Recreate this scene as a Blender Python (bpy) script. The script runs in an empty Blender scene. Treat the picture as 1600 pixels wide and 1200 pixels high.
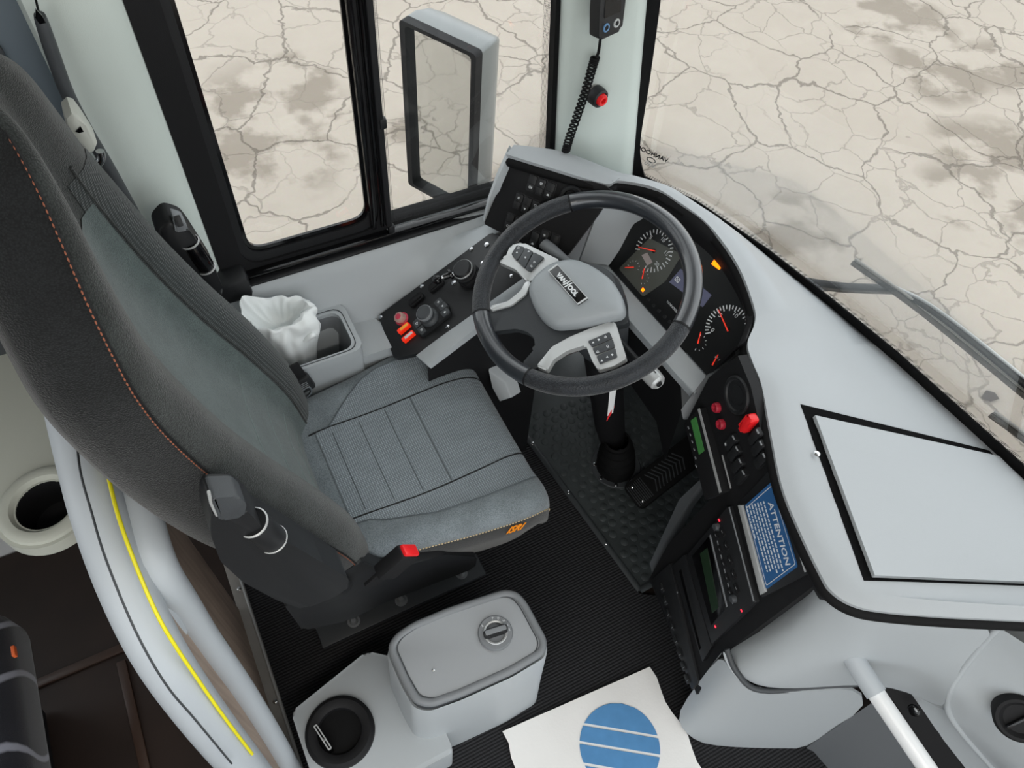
import bpy, bmesh, math, random
from mathutils import Matrix, Vector
from math import sin, cos, pi, radians
random.seed(7)
sc = bpy.context.scene
col = sc.collection
# ---------------------------------------------------------------- camera, sky, exposure
cam_d = bpy.data.cameras.new('camera'); cam_d.sensor_fit = 'HORIZONTAL'; cam_d.sensor_width = 36.0
cam_d.lens = 36.0 * 1200.0 / 1600.0; cam_d.clip_start = 0.02; cam_d.clip_end = 200
cam = bpy.data.objects.new('camera', cam_d); col.objects.link(cam)
cam.matrix_world = Matrix(((0.890261, 0.339305, -0.303821, 0.000000), (-0.450556, 0.753640, -0.478567, 0.000000), (0.066591, 0.562938, 0.823812, 1.950000), (0, 0, 0, 1)))
sc.camera = cam
world = bpy.data.worlds.new('overcast_sky'); sc.world = world; world.use_nodes = True
wn = world.node_tree.nodes; wl = world.node_tree.links
bg = wn['Background']; bg.inputs[0].default_value = (0.93, 0.97, 1.0, 1); bg.inputs[1].default_value = 1.25
sc.view_settings.view_transform = 'Standard'; sc.view_settings.look = 'None'
sc.view_settings.gamma = 1.0; sc.view_settings.use_curve_mapping = False
sc.view_settings.exposure = 0.95
try:
    sc.cycles.max_bounces = 7; sc.cycles.diffuse_bounces = 5; sc.cycles.glossy_bounces = 3; sc.cycles.transparent_max_bounces = 16
except Exception: pass

# ---------------------------------------------------------------- helpers
W = {}
I4 = Matrix.Identity(4)
def T(x, y, z): return Matrix.Translation((x, y, z))
def S(x, y, z): return Matrix.Diagonal((x, y, z, 1))
def RX(a): return Matrix.Rotation(radians(a), 4, 'X')
def RY(a): return Matrix.Rotation(radians(a), 4, 'Y')
def RZ(a): return Matrix.Rotation(radians(a), 4, 'Z')
def tag(o, label=None, cat=None, group=None, kind=None):
    if label: o['label'] = label
    if cat: o['category'] = cat
    if group: o['group'] = group
    if kind: o['kind'] = kind
    return o
def _place(o, parent, M):
    col.objects.link(o)
    W[o.name] = M.copy()
    if parent is not None:
        o.parent = parent
        o.matrix_basis = W[parent.name].inverted() @ M
    else:
        o.matrix_basis = M
    return o
def link(name, me, mat=None, parent=None, M=I4):
    if mat is not None and (len(me.materials) == 0):
        me.materials.append(mat)
    o = bpy.data.objects.new(name, me)
    return _place(o, parent, M)
def thing(name, label, cat, loc, group=None, kind=None):
    o = bpy.data.objects.new(name, None); o.empty_display_size = 0.05
    _place(o, None, T(*loc))
    return tag(o, label, cat, group, kind)
def finish(me, ang=38):
    me.update()
    for p in me.polygons: p.use_smooth = True
    try: me.set_sharp_from_angle(angle=radians(ang))
    except Exception: pass
    return me
def from_bm(bm, name='m', ang=38):
    bmesh.ops.recalc_face_normals(bm, faces=bm.faces)
    me = bpy.data.meshes.new(name); bm.to_mesh(me); bm.free()
    return finish(me, ang)
def raw(verts, faces, ang=38, recalc=True):
    bm = bmesh.new()
    vs = [bm.verts.new(v) for v in verts]
    for f in faces:
        try: bm.faces.new([vs[i] for i in f])
        except ValueError: pass
    if recalc: bmesh.ops.recalc_face_normals(bm, faces=bm.faces)
    me = bpy.data.meshes.new('m'); bm.to_mesh(me); bm.free()
    return finish(me, ang)
def box(sx, sy, sz, bev=0.0, seg=2):
    bm = bmesh.new(); bmesh.ops.create_cube(bm, size=1.0)
    bmesh.ops.scale(bm, vec=(sx, sy, sz), verts=bm.verts)
    if bev > 0: bmesh.ops.bevel(bm, geom=list(bm.edges), offset=min(bev, .49*min(sx, sy, sz)), segments=seg, affect='EDGES', profile=.5)
    return from_bm(bm)
def rpoly(pts, r, seg=4):
    out = []; n = len(pts)
    for i in range(n):
        p0 = Vector(pts[i-1]); p = Vector(pts[i]); p1 = Vector(pts[(i+1) % n])
        rr = r[i] if isinstance(r, (list, tuple)) else r
        a = (p0-p); b = (p1-p); la = a.length; lb = b.length
        if la < 1e-9 or lb < 1e-9: continue
        a /= la; b /= lb
        d = min(rr, la*.48, lb*.48)
        if d < 1e-6: out.append((p.x, p.y)); continue
        A = p+a*d; B = p+b*d
        for k in range(seg+1):
            t = k/seg
            q = A*(1-t)**2 + p*2*t*(1-t) + B*t*t
            out.append((q.x, q.y))
    return out
def prism(poly, h, bev=0.0, seg=2, z0=0.0):
    """polygon in the local XY plane raised from z0 to z0+h, upper rim bevelled"""
    bm = bmesh.new()
    lo = [bm.verts.new((x, y, z0)) for x, y in poly]; hi = [bm.verts.new((x, y, z0+h)) for x, y in poly]
    n = len(poly)
    bm.faces.new(lo[::-1]); bm.faces.new(hi)
    for i in range(n): bm.faces.new((lo[i], lo[(i+1) % n], hi[(i+1) % n], hi[i]))
    if bev > 0:
        es = [e for e in bm.edges if abs(e.verts[0].co.z-(z0+h)) < 1e-7 and abs(e.verts[1].co.z-(z0+h)) < 1e-7]
        try: bmesh.ops.bevel(bm, geom=es, offset=bev, segments=seg, affect='EDGES', profile=.5)
        except Exception: pass
    return from_bm(bm)
def ring(outer, inner, h, z0=0.0, bev=0.0):
    """frame between two polygons of equal point count"""
    n = len(outer); v = []; f = []
    for z in (z0, z0+h):
        v += [(x, y, z) for x, y in outer]; v += [(x, y, z) for x, y in inner]
    for i in range(n):
        j = (i+1) % n
        f += [(2*n+i, 2*n+j, 3*n+j, 3*n+i), (i, n+i, n+j, j), (i, j, 2*n+j, 2*n+i), (n+i, 3*n+i, 3*n+j, n+j)]
    return raw(v, f)
def rrect(x0, y0, x1, y1, r, seg=4): return rpoly([(x0, y0), (x1, y0), (x1, y1), (x0, y1)], r, seg)
def circle(r, n=24, cx=0, cy=0): return [(cx+r*cos(2*pi*i/n), cy+r*sin(2*pi*i/n)) for i in range(n)]
def lathe(prof, n=28):
    """profile of (radius, z) spun round the local Z axis"""
    v = []; f = []; m = len(prof)
    for i in range(n):
        a = 2*pi*i/n
        v += [(r*cos(a), r*sin(a), z) for r, z in prof]
    for i in range(n):
        j = (i+1) % n
        for k in range(m-1): f.append((i*m+k, j*m+k, j*m+k+1, i*m+k+1))
    bm = bmesh.new(); vs = [bm.verts.new(p) for p in v]
    for q in f:
        try: bm.faces.new([vs[t] for t in q])
        except ValueError: pass
    bmesh.ops.remove_doubles(bm, verts=bm.verts, dist=1e-6)
    return from_bm(bm)
def smooth_path(pts, n=8, closed=False):
    P = [Vector(p) for p in pts]; out = []; m = len(P)
    for i in range(m if closed else m-1):
        p0 = P[i-1] if (closed or i > 0) else P[0]; p1 = P[i]; p2 = P[(i+1) % m]
        p3 = P[(i+2) % m] if (closed or i+2 < m) else P[-1]
        for k in range(n):
            t = k/n
            out.append(.5*((2*p1)+(p2-p0)*t+(2*p0-5*p1+4*p2-p3)*t*t+(3*p1-p0-3*p2+p3)*t**3))
    if not closed: out.append(P[-1])
    return out
def tube(pts, r, seg=10, closed=False, flat=1.0, caps=True, up=None):
    P = [Vector(p) for p in pts]; m = len(P); v = []; f = []
    rs = r if isinstance(r, (list, tuple)) else [r]*m
    prev = None
    for i in range(m):
        a = P[i-1] if (closed or i > 0) else P[0]; b = P[(i+1) % m] if (closed or i < m-1) else P[-1]
        t = (b-a)
        if t.length < 1e-9: t = Vector((0, 0, 1))
        t.normalize()
        ref = Vector(up) if up is not None else (prev if prev is not None else (Vector((0, 0, 1)) if abs(t.z) < .9 else Vector((1, 0, 0))))
        x = ref - t*ref.dot(t)
        if x.length < 1e-6: x = t.orthogonal()
        x.normalize(); y = t.cross(x); prev = x
        for k in range(seg):
            an = 2*pi*k/seg
            v.append(P[i]+x*(cos(an)*rs[i]*flat)+y*(sin(an)*rs[i]))
    for i in range(m if closed else m-1):
        j = (i+1) % m
        for k in range(seg): f.append((i*seg+k, j*seg+k, j*seg+(k+1) % seg, i*seg+(k+1) % seg))
    if caps and not closed:
        f.append(tuple(range(seg))[::-1]); f.append(tuple((m-1)*seg+k for k in range(seg)))
    return raw(v, f, 50)
def grid(rows, ang=60, closed=False, thick=0):
    n = len(rows[0]); v = [tuple(p) for r in rows for p in r]; f = []
    for i in range(len(rows)-1):
        for j in range(n if closed else n-1):
            k = (j+1) % n
            f.append((i*n+j, i*n+k, (i+1)*n+k, (i+1)*n+j))
    return raw(v, f, ang, recalc=True)
def loft(sections, ang=50, caps=True):
    n = len(sections[0]); v = [tuple(p) for r in sections for p in r]; f = []
    for i in range(len(sections)-1):
        for j in range(n):
            k = (j+1) % n
            f.append((i*n+j, i*n+k, (i+1)*n+k, (i+1)*n+j))
    if caps is True: f.append(tuple(range(n))[::-1])
    if caps: f.append(tuple((len(sections)-1)*n+j for j in range(n)))
    return raw(v, f, ang)
def polyslab(pts, thick, direction=(0, 0, -1), ang=38, bev=0.0):
    """flat or near-flat 3D polygon given real thickness along direction"""
    d = Vector(direction).normalized()*thick; n = len(pts)
    bm = bmesh.new()
    a = [bm.verts.new(p) for p in pts]; b = [bm.verts.new(Vector(p)+d) for p in pts]
    fa = bm.faces.new(a); bm.faces.new(b[::-1])
    for i in range(n): bm.faces.new((a[i], a[(i+1) % n], b[(i+1) % n], b[i]))
    if bev > 0:
        try: bmesh.ops.bevel(bm, geom=list(fa.edges), offset=bev, segments=2, affect='EDGES', profile=.5)
        except Exception: pass
    return from_bm(bm, ang=ang)
def solid(o, t, off=-1):
    m = o.modifiers.new('thickness', 'SOLIDIFY'); m.thickness = t; m.offset = off
    e = o.modifiers.new('sharp_rim', 'EDGE_SPLIT'); e.split_angle = radians(55); e.use_edge_sharp = False
    return o
def subsurf(o, n=2):
    m = o.modifiers.new('smooth', 'SUBSURF'); m.levels = n; m.render_levels = n; return o
_tx = {}
def text(s, size, depth=.0004, align='CENTER', bold=0.0, shear=0.0):
    k = (s, size, depth, align, bold, shear)
    if k in _tx: return _tx[k]
    c = bpy.data.curves.new('t', 'FONT'); c.body = s; c.size = size; c.align_x = align; c.align_y = 'CENTER'
    c.extrude = depth; c.offset = bold; c.resolution_u = 3; c.shear = shear
    o = bpy.data.objects.new('t', c); col.objects.link(o)
    dg = bpy.context.evaluated_depsgraph_get()
    me = bpy.data.meshes.new_from_object(o.evaluated_get(dg))
    bpy.data.objects.remove(o); me.materials.clear()
    _tx[k] = me
    return me
def dashes(pts, r, on=.0042, off=.0022):
    """a row of short thread stitches along a path, one mesh"""
    P = [Vector(p) for p in pts]; ms = []; acc = 0.0; start = P[0]; cur = 0.0; seq = []
    L = [0.0]
    for a, b in zip(P, P[1:]): L.append(L[-1]+(b-a).length)
    def at(d):
        for i in range(len(P)-1):
            if d <= L[i+1]:
                t = (d-L[i])/max(1e-9, L[i+1]-L[i]); return P[i].lerp(P[i+1], t)
        return P[-1]
    v = []; f = []; d = 0.0
    while d+on < L[-1]:
        a, b = at(d), at(d+on); t = (b-a).normalized(); x = t.orthogonal().normalized(); y = t.cross(x); k = len(v)
        for q, s in ((a, .5), (a.lerp(b, .5), 1.0), (b, .5)):
            for j in range(5):
                an = 2*pi*j/5; v.append(q+(x*cos(an)+y*sin(an))*r*s)
        for j in range(5):
            m = (j+1) % 5
            f += [(k+j, k+m, k+5+m, k+5+j), (k+5+j, k+5+m, k+10+m, k+10+j)]
        d += on+off
    return raw(v, f, 60)
def multi(meshes):
    """join several (mesh, matrix) of ONE part into one mesh"""
    bm = bmesh.new()
    for me, M in meshes:
        t = me.copy(); t.materials.clear(); t.transform(M); bm.from_mesh(t); bpy.data.meshes.remove(t)
    me = bpy.data.meshes.new('m'); bm.to_mesh(me); bm.free()
    return finish(me)

# ---------------------------------------------------------------- materials
def lin(c): return tuple(((x/255)/12.92 if x/255 <= .04045 else ((x/255+.055)/1.055)**2.4) for x in c)
def mat(name, rgb, rough=.5, spec=.5, metal=0.0, grain=0.0, gscale=600.0, mottle=0.0, mscale=6.0, emit=None, estr=0.0, coat=0.0):
    m = bpy.data.materials.new(name); m.use_nodes = True
    n = m.node_tree.nodes; l = m.node_tree.links; b = n['Principled BSDF']
    c = lin(rgb)
    b.inputs['Base Color'].default_value = (*c, 1); b.inputs['Roughness'].default_value = rough
    b.inputs['Metallic'].default_value = metal; b.inputs['Specular IOR Level'].default_value = spec
    if coat: b.inputs['Coat Weight'].default_value = coat
    tc = n.new('ShaderNodeTexCoord')
    if grain > 0:
        t = n.new('ShaderNodeTexNoise'); t.inputs['Scale'].default_value = gscale; t.inputs['Detail'].default_value = 2
        l.new(tc.outputs['Object'], t.inputs['Vector'])
        bp = n.new('ShaderNodeBump'); bp.inputs['Strength'].default_value = grain; bp.inputs['Distance'].default_value = .001
        l.new(t.outputs['Fac'], bp.inputs['Height']); l.new(bp.outputs['Normal'], b.inputs['Normal'])
    if mottle > 0:
        t = n.new('ShaderNodeTexNoise'); t.inputs['Scale'].default_value = mscale; t.inputs['Detail'].default_value = 5
        l.new(tc.outputs['Object'], t.inputs['Vector'])
        mx = n.new('ShaderNodeMix'); mx.data_type = 'RGBA'
        mx.inputs['A'].default_value = (*[x*(1-mottle) for x in c], 1); mx.inputs['B'].default_value = (*[min(1, x*(1+mottle)) for x in c], 1)
        l.new(t.outputs['Fac'], mx.inputs['Factor']); l.new(mx.outputs['Result'], b.inputs['Base Color'])
    if emit:
        b.inputs['Emission Color'].default_value = (*lin(emit), 1); b.inputs['Emission Strength'].default_value = estr
    return m
def nodes(m): return m.node_tree.nodes, m.node_tree.links, m.node_tree.nodes['Principled BSDF']
def fabric(name, rgb, rib=900.0, amp=.5, speck=.25, axis=None):
    m = mat(name, rgb, .9, .2); n, l, b = nodes(m); c = lin(rgb)
    tc = n.new('ShaderNodeTexCoord')
    v = n.new('ShaderNodeTexVoronoi'); v.inputs['Scale'].default_value = rib
    mp = n.new('ShaderNodeMapping')
    if axis: mp.inputs['Scale'].default_value = axis
    l.new(tc.outputs['Object'], mp.inputs['Vector']); l.new(mp.outputs['Vector'], v.inputs['Vector'])
    no = n.new('ShaderNodeTexNoise'); no.inputs['Scale'].default_value = 22; no.inputs['Detail'].default_value = 6
    l.new(tc.outputs['Object'], no.inputs['Vector'])
    ad = n.new('ShaderNodeMath'); ad.operation = 'ADD'; l.new(v.outputs['Distance'], ad.inputs[0]); l.new(no.outputs['Fac'], ad.inputs[1])
    mr = n.new('ShaderNodeMapRange'); mr.inputs['From Min'].default_value = .3; mr.inputs['From Max'].default_value = 1.3
    l.new(ad.outputs[0], mr.inputs['Value'])
    mx = n.new('ShaderNodeMix'); mx.data_type = 'RGBA'
    mx.inputs['A'].default_value = (*[x*(1+speck) for x in c], 1); mx.inputs['B'].default_value = (*[x*(1-speck) for x in c], 1)
    l.new(mr.outputs['Result'], mx.inputs['Factor']); l.new(mx.outputs['Result'], b.inputs['Base Color'])
    bp = n.new('ShaderNodeBump'); bp.inputs['Strength'].default_value = amp; bp.inputs['Distance'].default_value = .001
    l.new(v.outputs['Distance'], bp.inputs['Height']); l.new(bp.outputs['Normal'], b.inputs['Normal'])
    b.inputs['Sheen Weight'].default_value = .25; b.inputs['Sheen Roughness'].default_value = .5
    return m
def ribbed(name, rgb, freq, direction, amp=.8, colvar=.5):
    """fabric with parallel ribs: bands along one axis"""
    m = mat(name, rgb, .95, .15); n, l, b = nodes(m); c = lin(rgb)
    tc = n.new('ShaderNodeTexCoord'); wv = n.new('ShaderNodeTexWave')
    wv.bands_direction = direction; wv.inputs['Scale'].default_value = freq; wv.inputs['Distortion'].default_value = 1.2
    wv.inputs['Detail'].default_value = 2; wv.inputs['Detail Scale'].default_value = 60/ max(freq, 1)*8
    l.new(tc.outputs['Object'], wv.inputs['Vector'])
    no = n.new('ShaderNodeTexNoise'); no.inputs['Scale'].default_value = 420; no.inputs['Detail'].default_value = 3
    l.new(tc.outputs['Object'], no.inputs['Vector'])
    mu = n.new('ShaderNodeMath'); mu.operation = 'MULTIPLY'; l.new(wv.outputs['Fac'], mu.inputs[0]); l.new(no.outputs['Fac'], mu.inputs[1])
    mx = n.new('ShaderNodeMix'); mx.data_type = 'RGBA'
    mx.inputs['A'].default_value = (*[x*(1-colvar) for x in c], 1); mx.inputs['B'].default_value = (*[x*(1+2.2*colvar) for x in c], 1)
    l.new(mu.outputs[0], mx.inputs['Factor']); l.new(mx.outputs['Result'], b.inputs['Base Color'])
    bp = n.new('ShaderNodeBump'); bp.inputs['Strength'].default_value = amp; bp.inputs['Distance'].default_value = .003
    l.new(mu.outputs[0], bp.inputs['Height']); l.new(bp.outputs['Normal'], b.inputs['Normal'])
    return m
def glass(name, tint=(.93, .95, .95), gloss=.06):
    m = bpy.data.materials.new(name); m.use_nodes = True; n = m.node_tree.nodes; l = m.node_tree.links
    n.clear(); out = n.new('ShaderNodeOutputMaterial')
    tr = n.new('ShaderNodeBsdfTransparent'); tr.inputs[0].default_value = (*tint, 1)
    gl = n.new('ShaderNodeBsdfGlossy'); gl.inputs['Roughness'].default_value = .02
    fr = n.new('ShaderNodeFresnel'); fr.inputs['IOR'].default_value = 1.35
    mu = n.new('ShaderNodeMath'); mu.operation = 'MULTIPLY'; mu.inputs[1].default_value = gloss/.04; l.new(fr.outputs[0], mu.inputs[0])
    mu.use_clamp = True
    mx = n.new('ShaderNodeMixShader'); l.new(mu.outputs[0], mx.inputs[0]); l.new(tr.outputs[0], mx.inputs[1]); l.new(gl.outputs[0], mx.inputs[2])
    l.new(mx.outputs[0], out.inputs[0])
    return m
def dotted(name):
    """black ceramic dots printed on the glass edge"""
    m = bpy.data.materials.new(name); m.use_nodes = True; n = m.node_tree.nodes; l = m.node_tree.links
    b = n['Principled BSDF']; b.inputs['Base Color'].default_value = (.01, .01, .01, 1); b.inputs['Roughness'].default_value = .6
    out = n['Material Output']; tr = n.new('ShaderNodeBsdfTransparent')
    tc = n.new('ShaderNodeTexCoord'); v = n.new('ShaderNodeTexVoronoi'); v.inputs['Scale'].default_value = 330; v.inputs['Randomness'].default_value = 0
    l.new(tc.outputs['Object'], v.inputs['Vector'])
    ls = n.new('ShaderNodeMath'); ls.operation = 'LESS_THAN'; ls.inputs[1].default_value = .36; l.new(v.outputs['Distance'], ls.inputs[0])
    mx = n.new('ShaderNodeMixShader'); l.new(ls.outputs[0], mx.inputs[0]); l.new(tr.outputs[0], mx.inputs[1]); l.new(b.outputs[0], mx.inputs[2])
    l.new(mx.outputs[0], out.inputs[0])
    return m
GREY = mat('light_grey_plastic', (168, 173, 176), .5, .4, grain=.12, gscale=900)
DASH = mat('dash_top_plastic', (160, 164, 167), .45, .45, grain=.12, gscale=900)
KICK = mat('kick_grey_plastic', (96, 99, 102), .5, .4, grain=.15, gscale=800)
SPOK = mat('spoke_black', (44, 47, 50), .45, .4, grain=.2, gscale=700)
SEAM = mat('grey_seam', (84, 91, 95), .9)
SEAMT = mat('pale_teal_seam', (104, 115, 113), .9)
HUBM = mat('hub_grey_plastic', (145, 150, 153), .45, .4, grain=.25, gscale=700)
MIDG = mat('mid_grey_plastic', (116, 119, 122), .5, .4, grain=.15, gscale=800)
DKG = mat('dark_grey_plastic', (62, 65, 68), .5, .4, grain=.2, gscale=700)
BLK = mat('black_plastic', (26, 27, 29), .5, .4, grain=.2, gscale=800)
BLKM = mat('matt_black_plastic', (18, 18, 20), .65, .3, grain=.2, gscale=700)
GLOSS = mat('gloss_black', (8, 8, 10), .12, .5)
RUB = mat('black_rubber', (12, 12, 13), .75, .2)
GAPSHD = mat('gap_shade_black', (5, 5, 6), .9, .1)  # near-black that stands in for shade inside the lid groove
PILL = mat('pillar_grey_green', (197, 206, 201), .55, .35, grain=.2, gscale=700)
PILM = mat('pale_moulding', (178, 180, 170), .6, .3, grain=.1)
RAILM = mat('rail_white_grey', (178, 184, 189), .45, .4, grain=.12, gscale=700)
CHR = mat('chrome', (200, 202, 205), .15, .5, 1.0)
ALU = mat('brushed_aluminium', (150, 147, 143), .45, .5, .2, mottle=.15, mscale=40)
SILV = mat('silver_plastic', (186, 188, 188), .35, .5, .35)
WHT = mat('white_paint', (225, 227, 228), .3, .5)
LEA = mat('wheel_leather', (40, 43, 48), .3, .7, grain=.25, gscale=420, coat=.6)
LEAP = fabric('wheel_perforated_leather', (44, 47, 51), 380, .7, .5); LEAP.node_tree.nodes['Principled BSDF'].inputs['Roughness'].default_value = .36
SBLK = fabric('seat_side_cloth', (26, 28, 29), 520, .6, .55)
SDK = fabric('seat_bolster_cloth', (43, 47, 46), 520, .6, .55)
STEAL = fabric('seat_centre_cloth', (82, 92, 91), 520, .5, .3)
def knit(name, rgb, px=.0046, py=.0038, speck=.45, axes='XY'):
    m = mat(name, rgb, .92, .2); n, l, b = nodes(m); c = lin(rgb); tc = n.new('ShaderNodeTexCoord'); fs = []
    for ax, per in ((axes[0], px), (axes[1], py)):
        w = n.new('ShaderNodeTexWave'); w.bands_direction = ax; w.inputs['Scale'].default_value = .31416/per; w.inputs['Distortion'].default_value = .6
        w.inputs['Detail'].default_value = 1; w.inputs['Detail Scale'].default_value = 1.5; l.new(tc.outputs['Object'], w.inputs['Vector']); fs.append(w.outputs['Fac'])
    mu = n.new('ShaderNodeMath'); mu.operation = 'MULTIPLY'; l.new(fs[0], mu.inputs[0]); l.new(fs[1], mu.inputs[1])
    no = n.new('ShaderNodeTexNoise'); no.inputs['Scale'].default_value = 30; no.inputs['Detail'].default_value = 5; l.new(tc.outputs['Object'], no.inputs['Vector'])
    ad = n.new('ShaderNodeMath'); ad.operation = 'MULTIPLY_ADD'; ad.inputs[1].default_value = .35; l.new(no.outputs['Fac'], ad.inputs[0]); l.new(mu.outputs[0], ad.inputs[2])
    mx = n.new('ShaderNodeMix'); mx.data_type = 'RGBA'; mx.inputs['A'].default_value = (*[x*(1-speck) for x in c], 1); mx.inputs['B'].default_value = (*[x*(1+speck*1.4) for x in c], 1)
    l.new(ad.outputs[0], mx.inputs['Factor']); l.new(mx.outputs['Result'], b.inputs['Base Color'])
    bp = n.new('ShaderNodeBump'); bp.inputs['Strength'].default_value = .7; bp.inputs['Distance'].default_value = .0015; l.new(mu.outputs[0], bp.inputs['Height']); l.new(bp.outputs['Normal'], b.inputs['Normal'])
    b.inputs['Sheen Weight'].default_value = .2
    return m
SKNIT = knit('seat_knit_cloth', (124, 132, 137)); SKD = knit('dark_knit_cloth', (48, 53, 53), speck=.4, axes='YZ')
SPLAIN = fabric('seat_cushion_cloth', (118, 126, 130), 520, .5, .35)
STITCH = mat('orange_thread', (146, 86, 62), .8)
STITW = mat('pale_thread', (196, 176, 140), .8)
ORANGE = mat('orange_print', (255, 150, 10), .6)
RED = mat('red_plastic', (225, 30, 35), .35, .5, emit=(225, 30, 35), estr=.0)
DRED = mat('dark_red_plastic', (165, 30, 50), .4)
PINK = mat('faded_red_plastic', (200, 60, 85), .45)
YEL = mat('yellow_print', (225, 214, 30), .5)
WPR = mat('white_print', (215, 218, 220), .6)
GPR = mat('grey_print', (130, 133, 136), .6)
BLUE = mat('blue_sticker', (44, 92, 142), .45, .4, mottle=.1, mscale=30)
GRNL = mat('green_display', (52, 98, 52), .35, .5, emit=(60, 120, 60), estr=.12)
GRND = mat('dim_green_display', (30, 48, 32), .35, .5)
LEDO = mat('orange_light', (255, 120, 10), .4, emit=(255, 110, 0), estr=1.6)
LEDR = mat('red_light', (255, 60, 80), .4, emit=(255, 40, 60), estr=1.0)
REDTAG = mat('red_tag_light', (235, 40, 20), .35, emit=(235, 50, 15), estr=.2)

# ---------------------------------------------------------------- ground outside
def ground_material():
    m = mat('cracked_pale_concrete', (214, 205, 192), .9, .2); n, l, b = nodes(m)
    tc = n.new('ShaderNodeTexCoord'); src = tc.outputs['Object']
    def noise(scale, detail=4, vec=src, rough=.55):
        t = n.new('ShaderNodeTexNoise'); t.inputs['Scale'].default_value = scale; t.inputs['Detail'].default_value = detail
        t.inputs['Roughness'].default_value = rough; l.new(vec, t.inputs['Vector']); return t
    def math_(op, a, bb=None, clamp=False):
        t = n.new('ShaderNodeMath'); t.operation = op; t.use_clamp = clamp
        for i, x in enumerate((a, bb)):
            if x is None: continue
            if isinstance(x, (int, float)): t.inputs[i].default_value = x
            else: l.new(x, t.inputs[i])
        return t.outputs[0]
    def warp(amount, scale, vec=src, detail=5):
        t = noise(scale, detail, vec); s = n.new('ShaderNodeVectorMath'); s.operation = 'SUBTRACT'; s.inputs[1].default_value = (.5, .5, .5)
        l.new(t.outputs['Color'], s.inputs[0]); k = n.new('ShaderNodeVectorMath'); k.operation = 'SCALE'; k.inputs['Scale'].default_value = amount
        l.new(s.outputs[0], k.inputs[0]); a = n.new('ShaderNodeVectorMath'); a.operation = 'ADD'; l.new(vec, a.inputs[0]); l.new(k.outputs[0], a.inputs[1]); return a.outputs[0]
    def cracks(scale, width, vec):
        v = n.new('ShaderNodeTexVoronoi'); v.feature = 'DISTANCE_TO_EDGE'; v.inputs['Scale'].default_value = scale; l.new(vec, v.inputs['Vector'])
        mr = n.new('ShaderNodeMapRange'); mr.interpolation_type = 'SMOOTHSTEP'
        mr.inputs['From Min'].default_value = width; mr.inputs['From Max'].default_value = width*.25
        l.new(v.outputs['Distance'], mr.inputs['Value']); return mr.outputs['Result']
    w1 = warp(.55, 1.1); w2 = warp(.10, 7.5, w1)
    big = cracks(1.45, .014, w2)
    msk = noise(.9, 3); mr = n.new('ShaderNodeMapRange'); mr.inputs['From Min'].default_value = .36; mr.inputs['From Max'].default_value = .50; l.new(msk.outputs['Fac'], mr.inputs['Value'])
    thin = cracks(3.0, .018, w2)
    thin = math_('MULTIPLY', thin, mr.outputs['Result'])
    mr0 = n.new('ShaderNodeMapRange'); mr0.inputs['From Min'].default_value = .28; mr0.inputs['From Max'].default_value = .42; l.new(noise(1.7, 3).outputs['Fac'], mr0.inputs['Value'])
    big = math_('MULTIPLY', big, mr0.outputs['Result'])
    crack = math_('MAXIMUM', big, math_('MULTIPLY', thin, .55))
    # stains with shapes of their own
    stain = None
    for (cx, cy, r) in [(0.5658, 4.1434, 0.75), (0.9403, 4.5567, 0.3), (5.2772, 2.9594, 0.5), (4.885, 1.9929, 0.55), (5.3934, 3.6224, 0.5), (5.7176, 2.8742, 0.45), (4.4417, 1.8516, 0.4), (3.151, 2.0947, 0.35), (1.5071, 3.7663, 0.3), (-1.2, 2.6, 0.6), (-0.4, 3, 0.4)]:
        d = n.new('ShaderNodeVectorMath'); d.operation = 'DISTANCE'; l.new(w1, d.inputs[0]); d.inputs[1].default_value = (cx, cy, GZ)
        q = n.new('ShaderNodeMapRange'); q.inputs['From Min'].default_value = r; q.inputs['From Max'].default_value = r*.7; l.new(d.outputs['Value'], q.inputs['Value'])
        stain = q.outputs['Result'] if stain is None else math_('MAXIMUM', stain, q.outputs['Result'])
    st2 = n.new('ShaderNodeMapRange'); st2.inputs['From Min'].default_value = .46; st2.inputs['From Max'].default_value = .56; l.new(noise(3.2, 6).outputs['Fac'], st2.inputs['Value'])
    stain = math_('MULTIPLY', stain, st2.outputs['Result'])
    base = n.new('ShaderNodeMix'); base.data_type = 'RGBA'
    base.inputs['A'].default_value = (*lin((156, 147, 136)), 1); base.inputs['B'].default_value = (*lin((174, 165, 154)), 1)
    l.new(noise(2.2, 7, rough=.65).outputs['Fac'], base.inputs['Factor'])
    c1 = n.new('ShaderNodeMix'); c1.data_type = 'RGBA'; c1.inputs['B'].default_value = (*lin((104, 94, 82)), 1)
    l.new(base.outputs['Result'], c1.inputs['A']); l.new(math_('MULTIPLY', stain, .55), c1.inputs['Factor'])
    gr = n.new('ShaderNodeMix'); gr.data_type = 'RGBA'; gr.blend_type = 'MULTIPLY'; gr.inputs['Factor'].default_value = .14
    l.new(c1.outputs['Result'], gr.inputs['A']); l.new(noise(60, 3).outputs['Color'], gr.inputs['B'])
    c2 = n.new('ShaderNodeMix'); c2.data_type = 'RGBA'; c2.inputs['B'].default_value = (*lin((78, 71, 64)), 1)
    l.new(gr.outputs['Result'], c2.inputs['A']); l.new(math_('MULTIPLY', crack, .58), c2.inputs['Factor'])
    l.new(c2.outputs['Result'], b.inputs['Base Color'])
    bp = n.new('ShaderNodeBump'); bp.invert = True; bp.inputs['Strength'].default_value = .5; bp.inputs['Distance'].default_value = .02
    l.new(crack, bp.inputs['Height']); l.new(bp.outputs['Normal'], b.inputs['Normal'])
    return m
GZ = -1.15
g = link('ground', raw([(-40, -40, GZ), (40, -40, GZ), (40, 40, GZ), (-40, 40, GZ)], [(0, 1, 2, 3)]), ground_material())
tag(g, kind='structure', label='pale cracked concrete yard outside the windows')

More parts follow.
